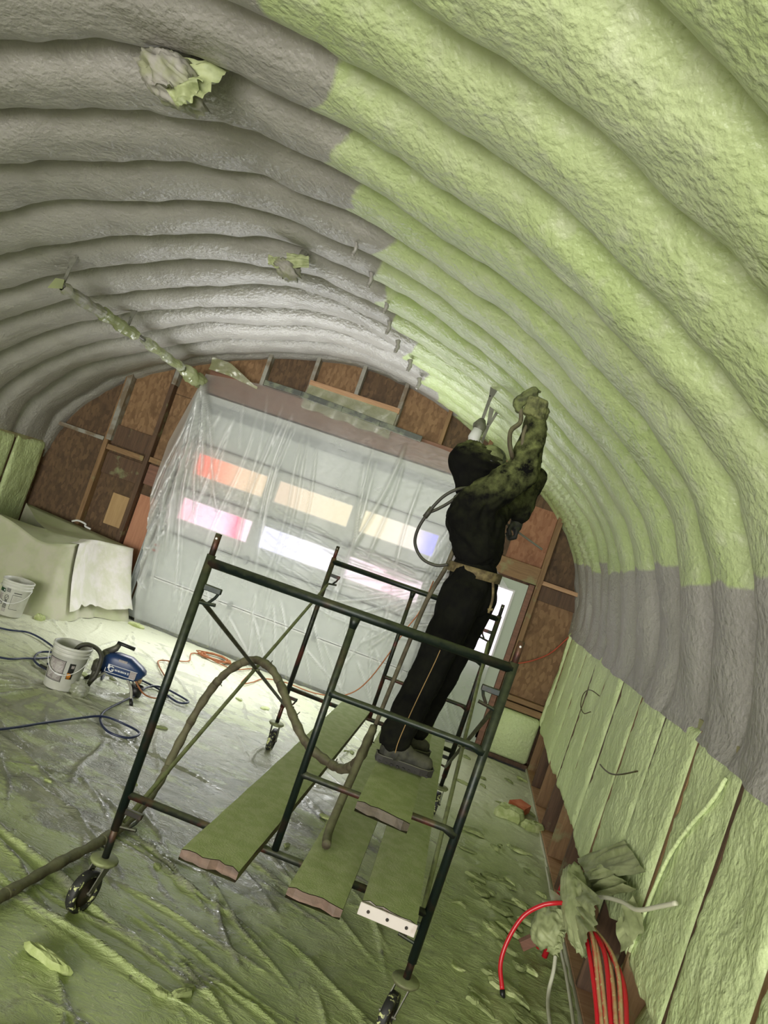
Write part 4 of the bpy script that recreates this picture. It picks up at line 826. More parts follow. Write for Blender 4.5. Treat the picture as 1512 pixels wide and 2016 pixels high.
sheetlet('loose_plastic', [(-2.16, 3.36, 3.80), (-1.98, 3.36, 3.88), (-2.0, 3.36, 3.73), (-2.06, 3.36, 3.72)], M_FILM, lamp, 8.0, .03)
m_ = MB(); m_.tube([(-2.10, 3.52, 4.08), (-2.1, 3.49, 3.86)], .05, 10); m_.build('lamp_socket', M_GREYSTRAP, lamp)
lamp2 = thing('wrapped_ceiling_lamp', 'small plastic-wrapped ceiling lamp farther back, beside the grey coating edge', 'lamp', (-2.15, 5.75, 3.80))
crumple('plastic_wrap', (-2.15, 5.74, 3.80), (.10, .085, .06), M_WRAPGREY, lamp2, 7.3, 18, .22, (0, .3, .2))
sheetlet('loose_plastic', [(-2.2, 5.7, 3.93), (-2.02, 5.7, 3.96), (-1.98, 5.66, 3.86), (-2.14, 5.66, 3.80)], M_FILM, lamp2, 3.0, .03)
sheetlet('loose_plastic', [(-2.33, 5.7, 3.86), (-2.24, 5.7, 3.88), (-2.2, 5.66, 3.78), (-2.3, 5.66, 3.79)], M_FILM, lamp2, 9.0, .025)
m_ = MB(); m_.tube([(-2.1, 5.82, 4.0), (-2.12, 5.78, 3.82)], .035, 10); m_.build('lamp_socket', M_GREYSTRAP, lamp2)
# ---------------------------------------------------------------- tarp-covered bench
bench = thing('covered_bench', 'workbench covered by a canvas drop cloth dusted green, in the far left corner', 'bench', (-5.0, 8.6, 0))
m_ = MB(); m_.box((-5.7, 8.3, .05), (-4.55, 9.05, .62), ch=.01); m_.build('bench_body', M_STUDD, bench)
topl = [(-5.75, 8.02, .92), (-5.1, 7.98, .86), (-4.65, 7.96, .76), (-4.36, 7.98, .81), (-4.33, 8.3, .85), (-4.40, 8.62, .87), (-4.28, 8.95, .86), (-4.16, 9.17, .86), (-4.6, 9.22, .88), (-5.1, 9.24, .90), (-5.75, 9.25, .93)]
botl = [(-5.8, 7.75, .015), (-5.1, 7.70, .015), (-4.62, 7.58, .015), (-4.22, 7.82, .015), (-4.08, 8.25, .015), (-4.10, 8.62, .015), (-3.92, 8.9, .015), (-3.84, 9.16, .015), (-4.5, 9.28, .015), (-5.1, 9.3, .015), (-5.8, 9.3, .015)]
tp = smooth_path(topl, 10); bp = smooth_path(botl, 10); NPm = len(tp); NH = 26
Vv = np.zeros((NPm, NH+8, 3)); cen = np.array([-5.0, 8.6, .80])
for i in range(NPm):
    a, b = np.array(tp[i]), np.array(bp[i])
    for j in range(8): f = j/8; p = cen*(1-f)+a*f; p[2] = a[2]*f+(1-f)*.80-.03*math.sin(f*3.1); Vv[i, j] = p
    for j in range(NH):
        f = j/(NH-1); p = a*(1-f)+b*f; p[:2] += (b-a)[:2]*(.25*math.sin(math.pi*f)*-.5); Vv[i, 8+j] = p
ii = np.arange(NPm)[:, None]; ff = np.concatenate([np.zeros(8), np.linspace(0, 1, NH)])[None, :]
fl_ = .035*np.sin(ii*.42+1.3*np.sin(ii*.13))*ff**1.3+.02*fbm(Vv*np.array([3, 3, 1.5]), 3)*(ff > 0)
out = Vv[:, -1, :2]-np.array([-5.0, 8.6]); out /= np.linalg.norm(out, axis=1)[:, None]; Vv[:, :, 0] += fl_*out[:, None, 0]; Vv[:, :, 1] += fl_*out[:, None, 1]
Vv[:, :8, 2] += .02*fbm(Vv[:, :8]*4, 2)
ridge = np.exp(-((ii-30)/2.2)**2)*ff*.06; Vv[:, :, 0] += ridge*.4; Vv[:, :, 1] -= ridge
tarp = grid_obj('drop_cloth', Vv[..., 0], Vv[..., 1], Vv[..., 2], M_TARP, bench, True)
# white plastic hanging down the right end
i0, i1 = 36, 70; j0, j1 = 6, NH+5
S_ = Vv[i0:i1, j0:j1].copy(); off = .02+.02*np.abs(np.sin(np.arange(i1-i0)*.55))[:, None]*np.linspace(0, 1, j1-j0)[None, :]; S_[..., 0] += off*.9+.01; S_[..., 1] -= off*.2; S_[..., 2] += np.where(np.arange(j1-j0) < 3, .012, 0)[None, :]
cut = (.12+.10*vnoise(P3(np.arange(i1-i0)*.35, 0)))[:, None]*np.linspace(0, 1, j1-j0)[None, :]**3; S_[..., 2] += cut*.35
M_WPLAS = simple('white_poly_drape', lin((222, 216, 216)), .35, c2=lin((206, 204, 190)), scale=5, bump=.5, bscale=24, bdist=.01, dust=.3, dust_c=lin((190, 200, 150)))
grid_obj('plastic_drape', S_[..., 0], S_[..., 1], S_[..., 2], M_WPLAS, bench, True, {'crease': np.zeros(S_[..., 0].size)})['label'] = 'white plastic drape hanging down the right end'
m_ = MB(); m_.tube(smooth_path([(-5.0, 9.12, .93), (-4.92, 9.11, .965), (-4.82, 9.12, .955), (-4.80, 9.10, .93), (-4.72, 9.1, .92)], 5), .012, 8); tag(m_.build('white_hook', M_WHITE, None, True), 'small white bent handle lying on the far edge of the covered bench', 'handle')
# ---------------------------------------------------------------- pails
def pail(label, x, y, z, h, rt_, rb, rotz, marks):
    t = thing('paint_pail', label, 'pail', (x, y, z)); M = Matrix.Translation((x, y, z)) @ Matrix.Rotation(rotz, 4, 'Z')
    R = lambda zz: rb+(rt_-rb)*zz/h
    m_ = MB(); m_.lathe([(.0, .004), (rb-.006, .0), (rb, .008), (R(h*.78), h*.78), (R(h*.78)+.006, h*.785), (R(h*.8)+.006, h*.80), (R(h*.8), h*.805), (R(h*.86), h*.86), (R(h*.86)+.007, h*.865), (R(h*.89)+.007, h*.885), (R(h*.89), h*.89), (R(h*.94), h*.94), (R(h)+.008, h*.945), (R(h)+.008, h*.99), (R(h), h), (R(h)-.006, h*.995), (R(h*.9)-.007, h*.9), (R(h*.3)-.006, h*.3)], M, 40); m_.build('pail_body', M_PAIL, t, True)
    m_ = MB(); m_.lathe([(R(h*.965)-.0055, h*.965), (R(h*.55)-.005, h*.55), (.0, h*.54)], M, 32); m_.build('residue', M_PAILIN, t, True)
    def patch(name, a0, a1, z0, z1, mat, off=.0012, skew=0, parent=t, n=14):
        vs_ = []; fs = []
        for i in range(n+1):
            a = a0+(a1-a0)*i/n
            for zz in (z0, z1): r = R(zz)+off; vs_.append(M @ Vector((r*math.cos(a), r*math.sin(a), zz+skew*(i/n))))
            for zz in (z0, z1): r = R(zz)-.001; vs_.append(M @ Vector((r*math.cos(a), r*math.sin(a), zz+skew*(i/n))))
        for i in range(n): k = 4*i; fs += [(k, k+4, k+5, k+1), (k, k+2, k+6, k+4), (k+1, k+5, k+7, k+3)]
        fs += [(0, 1, 3, 2), (4*n, 4*n+2, 4*n+3, 4*n+1)]
        q = MB(); q.add(vs_, fs); return q.build(name, mat, parent, True)
    marks(patch, t, M, R, h)
    pts = []
    for i in range(15): f = i/14; a = math.pi*(1-f); pts.append(M @ Vector(((rt_+.012)*math.cos(a), -(rt_+.016)*math.sin(a)*.93-.004, h*.80-.155*math.sin(a))))
    m_ = MB(); m_.tube(pts, .0035, 6); hd_ = m_.build('bail_handle', M_WHITE, t, True)
    m_ = MB(); m_.tube(pts[6:9], .008, 8); m_.build('grip', M_WHITE, hd_, True)
    return t
def marks1(patch, t, M, R, h):
    lb = patch('printed_label', -2.55, -1.45, h*.22, h*.68, M_GREYINK)
    for a0, a1, z0, z1 in ((-2.58, -1.42, .68, .69), (-2.58, -1.42, .205, .215), (-1.45, -1.425, .21, .69), (-2.585, -2.56, .21, .69)): patch('label_border', a0, a1, h*z0, h*z1, M_INK, .0016, parent=lb)
    for k in range(16):
        for a0, a1 in ((-2.48, -2.05), (-1.98, -1.53)): patch('print_line', a0, a1-.06*((k*7) % 4), h*(.25+.025*k), h*(.258+.025*k), M_PAIL, .0018, parent=lb, n=4)
    fl2 = patch('color_label', -1.2, -.86, h*.30, h*.66, M_INK); patch('orange_print', -1.18, -.95, h*.305, h*.44, M_FLAME, .0018, parent=fl2); patch('pale_print', -1.08, -.9, h*.55, h*.62, M_GREYINK, .0018, parent=fl2)
pail('open white pail with a grey printed label, beside the blue sprayer', -2.94, 6.06, .022, .37, .150, .130, .25, marks1)
def marks2(patch, t, M, R, h):
    gl = patch('green_label', -2.5, -1.95, h*.64, h*.74, M_GREENLAB); patch('white_print', -2.08, -2.0, h*.67, h*.71, M_WHITE, .0018, parent=gl)
    for k in range(7): patch('print_line', -2.5, -2.05-.03*(k % 3), h*(.42+.025*k), h*(.435+.025*k), M_GREYINK, n=5)
    kl = patch('black_label', -2.5, -1.95, h*.30, h*.36, M_INK); patch('white_print', -2.12, -1.99, h*.315, h*.345, M_WHITE, .0018, parent=kl)
    for z0 in (.20, .66): 
        for k in range(4): patch('print_line', -1.86, -1.56, h*(z0+.02+k*.028), h*(z0+.034+k*.028), M_INK, n=5)
    # the barred circle between the two vertical blocks of print
    ca, cz = -1.71, .52*h; ring = []
    for i in range(24): a = 2*math.pi*i/24; aa = ca+.14*math.cos(a); zz = cz+.026*math.sin(a); r = R(zz)+.001; ring.append(M @ Vector((r*math.cos(aa), r*math.sin(aa), zz)))
    q = MB(); q.tube(ring, .0022, 5, closed=True); q.tube([ring[3], ring[15]], .0022, 5); q.build('barred_circle', M_INK, t)
    for k in range(4): patch('print_line', -1.80, -1.60, h*(.33+.03*k), h*(.348+.03*k), M_INK, n=4)
    for k in range(5): patch('print_line', -1.84, -1.54, h*(.12+.018*k), h*(.128+.018*k), M_GREYINK, n=4)
    for a0, a1, z0, z1 in ((-1.34, -.72, .62, .63), (-1.34, -.72, .22, .23), (-1.35, -1.33, .22, .63), (-1.30, -.76, .68, .70)): patch('label_border', a0, a1, h*z0, h*z1, M_INK)
    for k in range(9): patch('print_line', -1.28, -.78, h*(.27+.036*k), h*(.274+.036*k), M_GREYINK, n=4)
pail('white pail with green and black printed labels in front of the covered bench', -4.42, 7.47, .022, .37, .150, .130, .2, marks2)
# ---------------------------------------------------------------- airless sprayer
sp = thing('paint_sprayer', 'blue airless paint sprayer on four chrome legs', 'paint sprayer', (-2.66, 6.42, 0))
Msp = Matrix.Translation((-2.62, 6.40, .0)) @ Matrix.Rotation(math.radians(12), 4, 'Z')
def sq(v): return Msp @ Vector(v)
secs = [(-.17, .26, .055, .05), (-.15, .265, .075, .085), (-.06, .27, .083, .10), (.06, .268, .083, .098), (.15, .26, .078, .082), (.19, .255, .06, .06), (.197, .253, .035, .035)]
vs_ = []; n = 24
for x, zc, ry, rz in secs:
    for k in range(n):
        a = 2*math.pi*k/n; c_, s_ = math.cos(a), math.sin(a); ex = .55; vs_.append(sq((x+(.02*s_ if x > .1 else 0), ry*math.copysign(abs(c_)**ex, c_), zc+rz*math.copysign(abs(s_)**ex, s_)-.03*(x > .12)*(s_ > 0))))
fs = [(i*n+k, i*n+(k+1) % n, (i+1)*n+(k+1) % n, (i+1)*n+k) for i in range(len(secs)-1) for k in range(n)]+[tuple(range(n)), tuple((len(secs)-1)*n+k for k in range(n))]
m_ = MB(); m_.add(vs_, fs); shell = m_.build('motor_housing', M_BLUEBODY, sp, True)
yf = -.0865
m_ = MB()
for lo, hi in (((-.085, .272), (.155, .276)), ((-.115, .205), (.145, .209)), ((-.118, .205), (-.112, .24)), ((-.10, .24), (-.083, .276))): m_.box((lo[0], yf-.001, lo[1]), (hi[0], yf+.004, hi[1]), Msp)
m_.build('label_border', M_WHITE, shell)
m_ = MB(); m_.box((.095, yf-.0015, .211), (.15, yf+.004, .27), Msp); m_.build('grey_badge', M_GREYINK, shell)
ring = [sq((-.065+.021*math.cos(a), yf-.001, .241+.021*math.sin(a))) for a in [math.radians(40+i*20) for i in range(15)]]
m_ = MB(); m_.tube(ring, .005, 6); m_.tube([sq((-.047, yf-.001, .236)), sq((-.062, yf-.001, .236))], .005, 6); m_.tube([ring[-1], sq((-.047, yf-.001, .238))], .005, 6)
for i in range(8): a = math.radians(i*45); m_.tube([sq((-.065+.021*math.cos(a), yf-.001, .241+.021*math.sin(a))), sq((-.065+.026*math.cos(a), yf-.001, .241+.026*math.sin(a)))], .005, 5)
m_.build('round_logo', M_WHITE, shell)
m_ = MB()
for i, wd in enumerate((.008, .006, .009, .006, .008, .007, .006, .009)): x = -.032+i*.0125; m_.box((x, yf-.001, .233), (x+wd, yf+.004, .248), Msp)
for x in (.075, .083): m_.box((x, yf-.001, .231), (x+.004, yf+.004, .252), Msp)
m_.build('lettering', M_WHITE, shell)
m_ = MB(); m_.box((-.03, yf+.004, .318), (.045, yf+.012, .338), Msp); m_.build('small_badge', M_GREYINK, shell)
m_ = MB(); m_.box((-.20, -.06, .21), (-.13, .06, .36), Msp, .012); m_.box((-.24, -.045, .16), (-.16, .045, .26), Msp, .01); m_.tube([sq((-.205, 0, .20)), sq((-.215, 0, .06))], [.026, .020], 12); m_.tube([sq((-.17, -.06, .20)), sq((-.17, -.10, .20))], .022, 12); m_.build('pump_head', M_GREYMETAL, sp, True)
m_ = MB(); m_.tube([sq((-.18, 0, .33)), sq((-.10, 0, .40)), sq((-.085, 0, .44))], [.03, .028, .022], 10); m_.build('handle_post', M_GREYMETAL, sp, True)
m_ = MB(); m_.tube([sq((-.10, 0, .445)), sq((-.06, -.01, .45)), sq((.055, -.02, .445))], [.02, .015, .0165], 12); m_.build('grip', M_BLACKP, sp, True)
for (a, b, c) in (((-.10, -.05, .19), (-.16, -.11, .13), (-.20, -.165, .018)), ((.08, -.05, .19), (.15, -.10, .13), (.205, -.15, .018)), ((-.10, .05, .19), (-.20, .12, .12), (-.30, .17, .018)), ((.08, .05, .19), (.12, .14, .11), (.16, .2, .018))):
    pts = smooth_path([sq((a[0]*.3, a[1], .195)), sq(a), sq(b), sq(c)], 6); m_ = MB(); m_.tube(pts, .0115, 10); lg = m_.build('leg', M_CHROME, sp, True)
    m_ = MB(); d = (pts[-1]-pts[-2]).normalized(); m_.tube([pts[-1]-d*.055, pts[-1]+d*.004], .0165, 10); m_.build('rubber_foot', M_BLACKP, lg, True)
m_ = MB(); m_.lathe([(.0, .02), (.05, .02), (.058, .11), (.05, .11), (.045, .04), (0, .04)], Msp @ Matrix.Translation((.16, .13, 0)), 20); m_.build('drip_cup', M_BLACKP, sp, True)
m_ = MB(); m_.tube([sq((.16, .1, .15)), sq((.17, .06, .18))], .022, 10); m_.build('power_plug', M_PLYL, sp, True)
sh = MB(); sh.tube(smooth_path([(-2.93, 6.08, .24), (-2.92, 6.10, .36), (-2.87, 6.14, .405), (-2.80, 6.2, .385), (-2.75, 6.22, .33), (-2.735, 6.21, .25), (-2.735, 6.20, .17), (-2.755, 6.19, .11)], 8), .019, 12); sh.tube([(-2.755, 6.19, .12), (-2.765, 6.185, .055)], [.021, .013], 10)
tag(sh.build('suction_hose', M_BLACKHOSE, None, True), 'short black suction hose from the sprayer curving into the open pail', 'hose')
# blue paint line, in one long length with loops on the floor
def floorz(x, y): return .030
def line(name, pts, r, mat, label, cat, k=6, z=.032):
    P = smooth_path([(p[0], p[1], (p[2] if len(p) > 2 else z)) for p in pts], k); m_ = MB(); m_.tube(P, r, 8); return tag(m_.build(name, mat, None, True), label, cat)
line('paint_line', [(-2.74, 6.30, .20), (-2.78, 6.45, .08), (-2.9, 6.75), (-3.05, 7.14), (-2.69, 7.02), (-2.45, 6.96), (-2.18, 6.80), (-2.10, 6.87, .045), (-2.2, 6.98), (-2.42, 7.0, .045), (-2.52, 6.89), (-2.48, 6.6), (-2.46, 6.28), (-2.43, 5.9), (-2.34, 5.67), (-2.19, 5.53), (-2.05, 5.57), (-2.03, 5.71, .045), (-2.2, 5.80), (-2.36, 5.73, .05), (-2.47, 5.54), (-2.56, 5.21), (-2.65, 4.86), (-2.9, 4.2), (-3.5, 3.8), (-4.3, 3.7)], .0095, M_BLUE, 'dark blue paint hose looping on the floor in front of the sprayer', 'hose')
line('paint_line', [(-4.6, 6.75), (-4.1, 6.9), (-3.92, 7.1), (-3.6, 6.98), (-3.45, 6.80), (-3.33, 6.62), (-3.3, 6.45)], .0095, M_BLUE, 'dark blue hose entering from the left edge toward the open pail', 'hose')
line('paint_line', [(-4.4, 6.05), (-3.62, 6.12), (-3.47, 6.36), (-3.40, 6.62), (-3.45, 6.75, .045), (-3.52, 6.66), (-3.44, 6.45), (-3.33, 6.34), (-3.2, 6.30)], .0095, M_BLUE, 'dark blue hose curling to the floor left of the open pail', 'hose')
fit = MB(); fit.tube([(-3.30, 6.33, .036), (-3.22, 6.31, .036)], .014, 8); fit.tube([(-3.21, 6.31, .036), (-3.15, 6.28, .05)], .022, 8); tag(fit.build('spray_tip_gun', M_BLACKP), 'small black spray tip lying on the floor left of the open pail', 'tool')
bag = thing('clear_bag', 'small crumpled clear plastic bag against the open pail', 'bag', (-2.76, 6.0, .02)); crumple('crumpled_film', (-2.75, 6.02, .075), (.06, .05, .055), M_WRAP, bag, 2.2, 16, .3)
cord = [(-2.50, 6.44, .19), (-2.38, 6.5, .08), (-2.32, 6.75), (-2.45, 7.2), (-2.75, 7.65), (-2.86, 7.86), (-2.78, 7.95, .045), (-2.72, 7.85), (-2.8, 8.05), (-2.69, 8.3), (-2.80, 8.73)]
rng = np.random.RandomState(3)
for i in range(26): a = i*1.9; cord.append((-2.58+.22*math.cos(a)*(.7+.4*rng.rand()), 8.87+.17*math.sin(a)*(.7+.4*rng.rand()), .035+.003*(i % 6)))
cord += [(-2.32, 8.66), (-2.23, 8.77), (-2.14, 9.02), (-2.03, 8.25), (-1.96, 8.44), (-1.92, 8.8), (-1.7, 9.0), (-1.34, 8.99, .04), (-1.0, 8.98, .14), (-.78, 8.97, .42), (-.57, 8.97, 1.1), (-.48, 8.98, 1.38), (-.45, 9.0, 1.75)]
line('extension_cord', cord, .007, M_ORANGE, 'orange extension cord tangled on the floor by the garage door', 'cord', 5)
line('red_cable', [(.72, 9.36, 1.13), (.80, 9.36, 1.15), (.95, 9.36, 1.24), (1.12, 9.36, 1.40), (1.26, 9.34, 1.66)], .008, M_CABLE, 'thin red cable draped across the sheathing right of the man door', 'cable')
# ---------------------------------------------------------------- things on the right knee wall
a = [(.02, .10), (.0, .0), (.03, -.09), (.12, -.12), (.2, -.06), (.22, .02)]
line('wire_curl', [(1.235, 6.55, 1.28), (1.20, 6.62, 1.24), (1.17, 6.70, 1.28), (1.16, 6.70, 1.37), (1.17, 6.62, 1.43), (1.19, 6.50, 1.45), (1.235, 6.42, 1.44)], .004, M_WIRE, 'curl of thin dark wire sticking out high on the far green foam wall', 'wire')
line('wire_tail', [(1.225, 5.58, 1.09), (1.205, 5.35, 1.115), (1.197, 5.1, 1.15), (1.205, 4.9, 1.205), (1.235, 4.68, 1.30)], .005, M_WIRE, 'thin yellowish wire bowing across the middle of the green foam wall', 'wire')
ch_ = MB(); ch_.tube(smooth_path([(1.275, 3.5, 1.62), (1.268, 3.55, 1.5), (1.265, 3.72, 1.3), (1.265, 3.84, 1.1), (1.265, 3.90, .8), (1.265, 3.92, .62)], 6), [.007]+[.010]*29+[.007], 8); tag(ch_.build('buried_cable', M_FOAM, None, True), 'raised cord of foam over a hidden cable, nearest bay of the right wall', 'cable')
# ---------------------------------------------------------------- pipes by the right wall
rng = np.random.RandomState(9)
for i in range(7):
    x0 = 1.10+.022*i; y0 = 4.25-.05*i; P = smooth_path([(1.07+.008*i, 4.45-.02*i, .50+.02*(i % 3)), (x0, y0-.08, .54+.02*(i % 2)), (1.14+.016*i, 3.85-.06*i+.04*rng.rand(), .44), (1.17+.013*i, 3.62-.06*i, .30), (1.185+.012*i, 3.5-.05*i, .10), (1.19+.012*i, 3.46-.05*i, .012)], 8)
    m_ = MB(); m_.tube(P, .0115, 10); tag(m_.build('red_pipe', M_RED if i % 3 else M_REDB, None, True), '%s red heating pipe of the bundle by the right wall' % ['leftmost', 'second from left', 'third from left', 'middle', 'third from right', 'second from right', 'rightmost'][i], 'pipe', 'bundle of red pipes by the right wall')
lp = thing('curled_red_pipe', 'loose red pipe curling out over the floor, its end capped black', 'pipe', (.85, 4.4, .03)); P = smooth_path([(1.12, 4.48, .50), (1.05, 4.44, .53), (.98, 4.4, .525), (.91, 4.4, .48), (.84, 4.4, .39), (.80, 4.37, .26), (.795, 4.33, .14), (.835, 4.27, .045)], 8); m_ = MB(); m_.tube(P, .0125, 10); m_.build('pipe', M_REDB, lp, True); m_ = MB(); m_.tube([P[-1], P[-1]+(P[-1]-P[-2]).normalized()*.02+Vector((.006, -.005, -.016))], .0145, 10); m_.build('end_cap', M_BLACKP, lp, True)
line('white_cable', [(1.25, 6.3, .05), (1.235, 5.9, .07), (1.20, 5.6, .12), (1.19, 5.3, .16), (1.2, 5.1, .1), (1.22, 4.7, .07), (1.22, 4.3, .05), (1.2, 3.8, .04)], .010, M_WHITECABLE, 'white cable running along the foot of the right wall', 'cable')
line('white_cable', [(1.12, 4.72, .40), (1.14, 4.5, .56), (1.16, 4.25, .70), (1.18, 4.0, .80), (1.2, 3.8, .86), (1.225, 3.62, .97), (1.245, 3.5, 1.05)], .011, M_WHITECABLE, 'white cable arching from the wrapped bundle to the foam wall', 'cable')
line('white_cable', [(1.09, 4.6, .28), (1.105, 4.5, .15), (1.10, 4.42, .05), (1.09, 4.2, .035), (1.1, 3.7, .035)], .011, M_WHITECABLE, 'white cable dropping from the wrapped bundle to the floor', 'cable')
bd = thing('wrapped_pipe_bundle', 'pipe manifold bundled in green-dusted plastic sheet at the right wall', 'bundle', (1.14, 4.5, .1))
crumple('plastic_wrap', (1.10, 4.42, .54), (.075, .28, .07), M_FILM, bd, 1.7, 24, .16, (.35, 0, .1))
crumple('plastic_wrap', (1.02, 4.55, .33), (.085, .12, .10), M_FILM, bd, 5.1, 22, .16, (.1, .3, 0))
sheetlet('loose_plastic', [(1.14, 4.85, .56), (1.16, 4.45, .80), (1.23, 4.05, .86), (1.18, 4.6, .54)], M_FILM, bd, 2.0, .022, 34)
sheetlet('loose_plastic', [(1.10, 5.0, .46), (1.12, 4.5, .64), (1.12, 4.2, .60), (1.06, 4.7, .42)], M_FILM, bd, 4.0, .028, 34)
sheetlet('loose_plastic', [(1.20, 3.95, .88), (1.24, 3.78, .80), (1.20, 3.84, .62), (1.17, 3.98, .70)], M_FILM, bd, 9.0, .02, 14)
sheetlet('loose_plastic', [(1.07, 4.62, .64), (1.10, 4.1, .74), (1.10, 3.98, .50), (1.05, 4.5, .48)], M_FILM, bd, 12.0, .022, 34)
sheetlet('loose_plastic', [(1.16, 5.1, .58), (1.235, 4.5, .95), (1.235, 4.0, .98), (1.14, 4.55, .66)], M_FILM, bd, 14.0, .012, 34)
sheetlet('loose_plastic', [(1.0, 4.72, .46), (1.10, 4.6, .50), (1.08, 4.42, .30), (.98, 4.5, .30)], M_WRAP, bd, 6.0, .03, 18)
for i in range(5): sheetlet('pleat', [(.96+.02*i, 4.62-.03*i, .42-.02*i), (1.08, 4.48-.02*i, .46-.03*i), (1.07, 4.40, .40-.035*i), (.95+.015*i, 4.5-.02*i, .36-.025*i)], M_FILM, bd, 20+i, .02, 10)
m_ = MB(); m_.box((-.10, -.02, -.03), (.10, .02, .03), Matrix.Translation((1.0, 4.66, .20)) @ Matrix.Rotation(.25, 4, 'Z') @ Matrix.Rotation(-.7, 4, 'Y'), .003); m_.build('wood_block', M_HEADER, bd)['label'] = 'brown wood block at the foot of the bundle'
m_ = MB(); m_.tube([(1.08, 4.9, .05), (1.09, 4.86, .5)], .018, 10); m_.tube([(1.11, 4.82, .05), (1.12, 4.78, .5)], .018, 10); m_.build('supply_pipe', M_REDB, bd, True)
# ---------------------------------------------------------------- foam scraps on the floor
def scrap(name, x, y, L, wd, th, rot, mat, label, group=None, seed=0, bend=.0):
    # a ragged broken-off slab: uneven outline, domed top, flat base
    n = 18; rng2 = np.random.RandomState(int(seed*13)+5); ang = np.linspace(0, 2*np.pi, n, endpoint=False); rad = 1+.30*rng2.randn(n)*.8; rad = np.clip(.6*rad+.2*np.roll(rad, 1)+.2*np.roll(rad, -1), .45, 1.5)
    c, s_ = math.cos(rot), math.sin(rot); vs_ = []; fs = []
    for q, (rr, zz) in enumerate(((1, 0), (1.04, .5), (.84, .92), (.42, 1.0))):
        for k in range(n):
            X = L/2*math.cos(ang[k])*rad[k]*rr; Y = wd/2*math.sin(ang[k])*rad[k]*rr+bend*(2*X/L)**2; z_ = th*zz*(1+(.07*rng2.randn() if q > 1 else 0)); vs_.append((x+X*c-Y*s_, y+X*s_+Y*c, .014+max(z_, 0)))
    for q in range(3):
        for k in range(n): fs.append((q*n+k, q*n+(k+1) % n, (q+1)*n+(k+1) % n, (q+1)*n+k))
    vs_.append((x, y, .014+th*1.02)); fs += [tuple(reversed(range(n)))]+[(3*n+k, 3*n+(k+1) % n, 4*n) for k in range(n)]
    m_ = MB(); m_.add(vs_, fs); o = m_.build(name, mat); return tag(o, label, 'foam scrap', group)
def scrap_auto(name, x, y, L, wd, th, rot, mat, seed, bend=0):
    size = 'tiny' if L < .09 else 'small' if L < .13 else 'middling' if L < .18 else 'long'; shade = 'pale' if mat is M_SCRAP else 'olive'
    where = 'by the baseboard' if x > 1.05 else 'a step off the baseboard' if x > .8 else 'near the scaffold side'
    deep = 'nearest the pipe bundle' if y < 4.8 else 'just past the pipe bundle' if y < 5.7 else 'level with the far frame' if y < 6.9 else 'toward the end wall'
    lb = '%s %s foam scrap %s, %s' % (size, shade, where, deep); return scrap(name, x, y, L, wd, th, rot, mat, lb, lb+' group', seed, bend)
scrap('foam_scrap', -1.15, 3.07, .22, .055, .035, -.25, M_SCRAP, 'long pale lump of foam on the sheeting at the lower left corner', seed=1)
scrap('foam_scrap', -.585, 3.23, .13, .055, .030, 1.15, M_SCRAPD, 'oblong green foam offcut lying in the foreground', seed=2)
scrap('foam_scrap', -.665, 3.17, .06, .04, .02, .3, M_SCRAPD, 'small ragged foam chip left of the oblong offcut', seed=3)
scrap('foam_scrap', -4.22, 7.72, .16, .10, .05, -.6, M_SCRAP, 'pale green foam chunk at the foot of the labelled pail', seed=4)
scrap('foam_scrap', -3.70, 9.0, .22, .11, .04, -.1, M_SCRAP, 'flat green foam piece between covered bench and curtain', seed=5)
scrap('foam_scrap', .98, 7.30, .28, .26, .10, -.3, M_SCRAP, 'big green foam lump beside the orange tile piece', seed=6)
scrap('foam_scrap', 1.19, 7.2, .26, .13, .07, .6, M_SCRAP, 'crumbly foam heap against the right baseboard', seed=7)
t_ = MB(); t_.prism([(.98, 7.55), (1.12, 7.42), (1.20, 7.62), (1.10, 7.72)], 'z', .03, .10); tag(t_.build('tile_piece', M_TERRA), 'broken orange tile piece lying among foam scraps by the right wall', 'tile')
rng = np.random.RandomState(21)
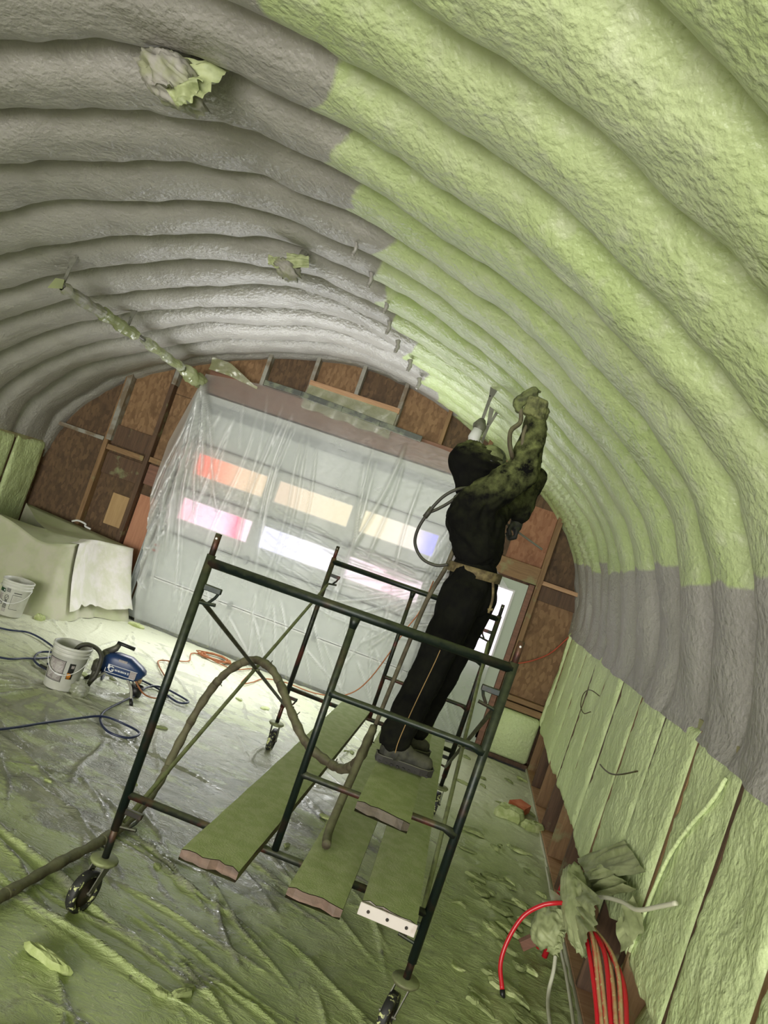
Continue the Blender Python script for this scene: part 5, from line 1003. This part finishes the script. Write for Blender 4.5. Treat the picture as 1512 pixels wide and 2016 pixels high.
for i in range(46):
    f = rng.rand(); y = 4.0+5.0*f**1.1; x = rng.uniform(.52, 1.22); L = rng.uniform(.05, .22)
    if (abs(x-.98) < .2 and abs(y-7.3) < .3) or (x > .85 and 4.1 < y < 5.0 and i % 2): continue
    scrap_auto('foam_scrap', x, y, L, L*rng.uniform(.25, .6), rng.uniform(.010, .026), rng.normal(-.5, .5), M_SCRAP if rng.rand() < .3 else M_SCRAPD, 30+i, rng.normal(0, .02))
for i, (x, y, L) in enumerate([(.86, 4.35, .22), (.79, 4.42, .10), (.88, 4.8, .14), (.90, 5.05, .16), (.84, 5.3, .22), (.96, 5.15, .12), (1.02, 4.65, .10), (.72, 5.5, .16), (.76, 5.0, .09), (1.0, 5.5, .14), (.68, 4.1, .10), (.95, 4.28, .12)]):
    scrap_auto('foam_scrap', x, y, L, L*.45, .022, -.5+.3*math.sin(i*2.1), M_SCRAP if i % 3 == 0 else M_SCRAPD, 90+i)
for i in range(26):
    x = rng.uniform(-3.4, -.2); y = 3.2+4.6*rng.rand()
    if x < -.62*y+.6: continue
    if -1.3 < x < -.1 and 3.2 < y < 3.4: continue
    L = rng.uniform(.025, .08)*(1+.08*y); mt = M_SCRAPD if i % 3 else M_SCRAP
    lb = '%s foam crumb on the sheeting, %s, %s' % ('pale' if mt is M_SCRAP else 'olive', 'left of the scaffold' if x < -1.25 else 'under the scaffold left half' if x < -.6 else 'under the planks', 'in front' if y < 3.5 else 'near half' if y < 5 else 'far half' if y < 6.5 else 'beyond')
    scrap('foam_crumb', x, y, L, L*rng.uniform(.3, .7), .014, rng.uniform(0, 3), mt, lb, lb+' group', 140+i)

# things whose labels came out alike are told apart by their distance
same = {}
for o in bpy.data.objects:
    if o.parent is None and o.get('group') and o.get('label') and o.name.startswith('foam_'): same.setdefault(o['label'], []).append(o)
for lb, os_ in same.items():
    if len(os_) > 1:
        os_.sort(key=lambda o: o.location.y)
        for i, o in enumerate(os_): o['label'] = lb+', '+(['nearer one', 'farther one'][i] if len(os_) == 2 else 'nearest one' if i == 0 else 'farthest one' if i == len(os_)-1 else ['second nearest one', 'third nearest one', 'fourth nearest one', 'fifth nearest one'][min(i-1, 3)])
for o in bpy.data.objects:
    if o.parent is None and o.name.startswith('foam_scrap') and o.get('group'): o['group'] = 'foam scraps along the right wall'
    if o.parent is None and o.name.startswith('foam_crumb'): o['group'] = 'foam crumbs around the scaffold'
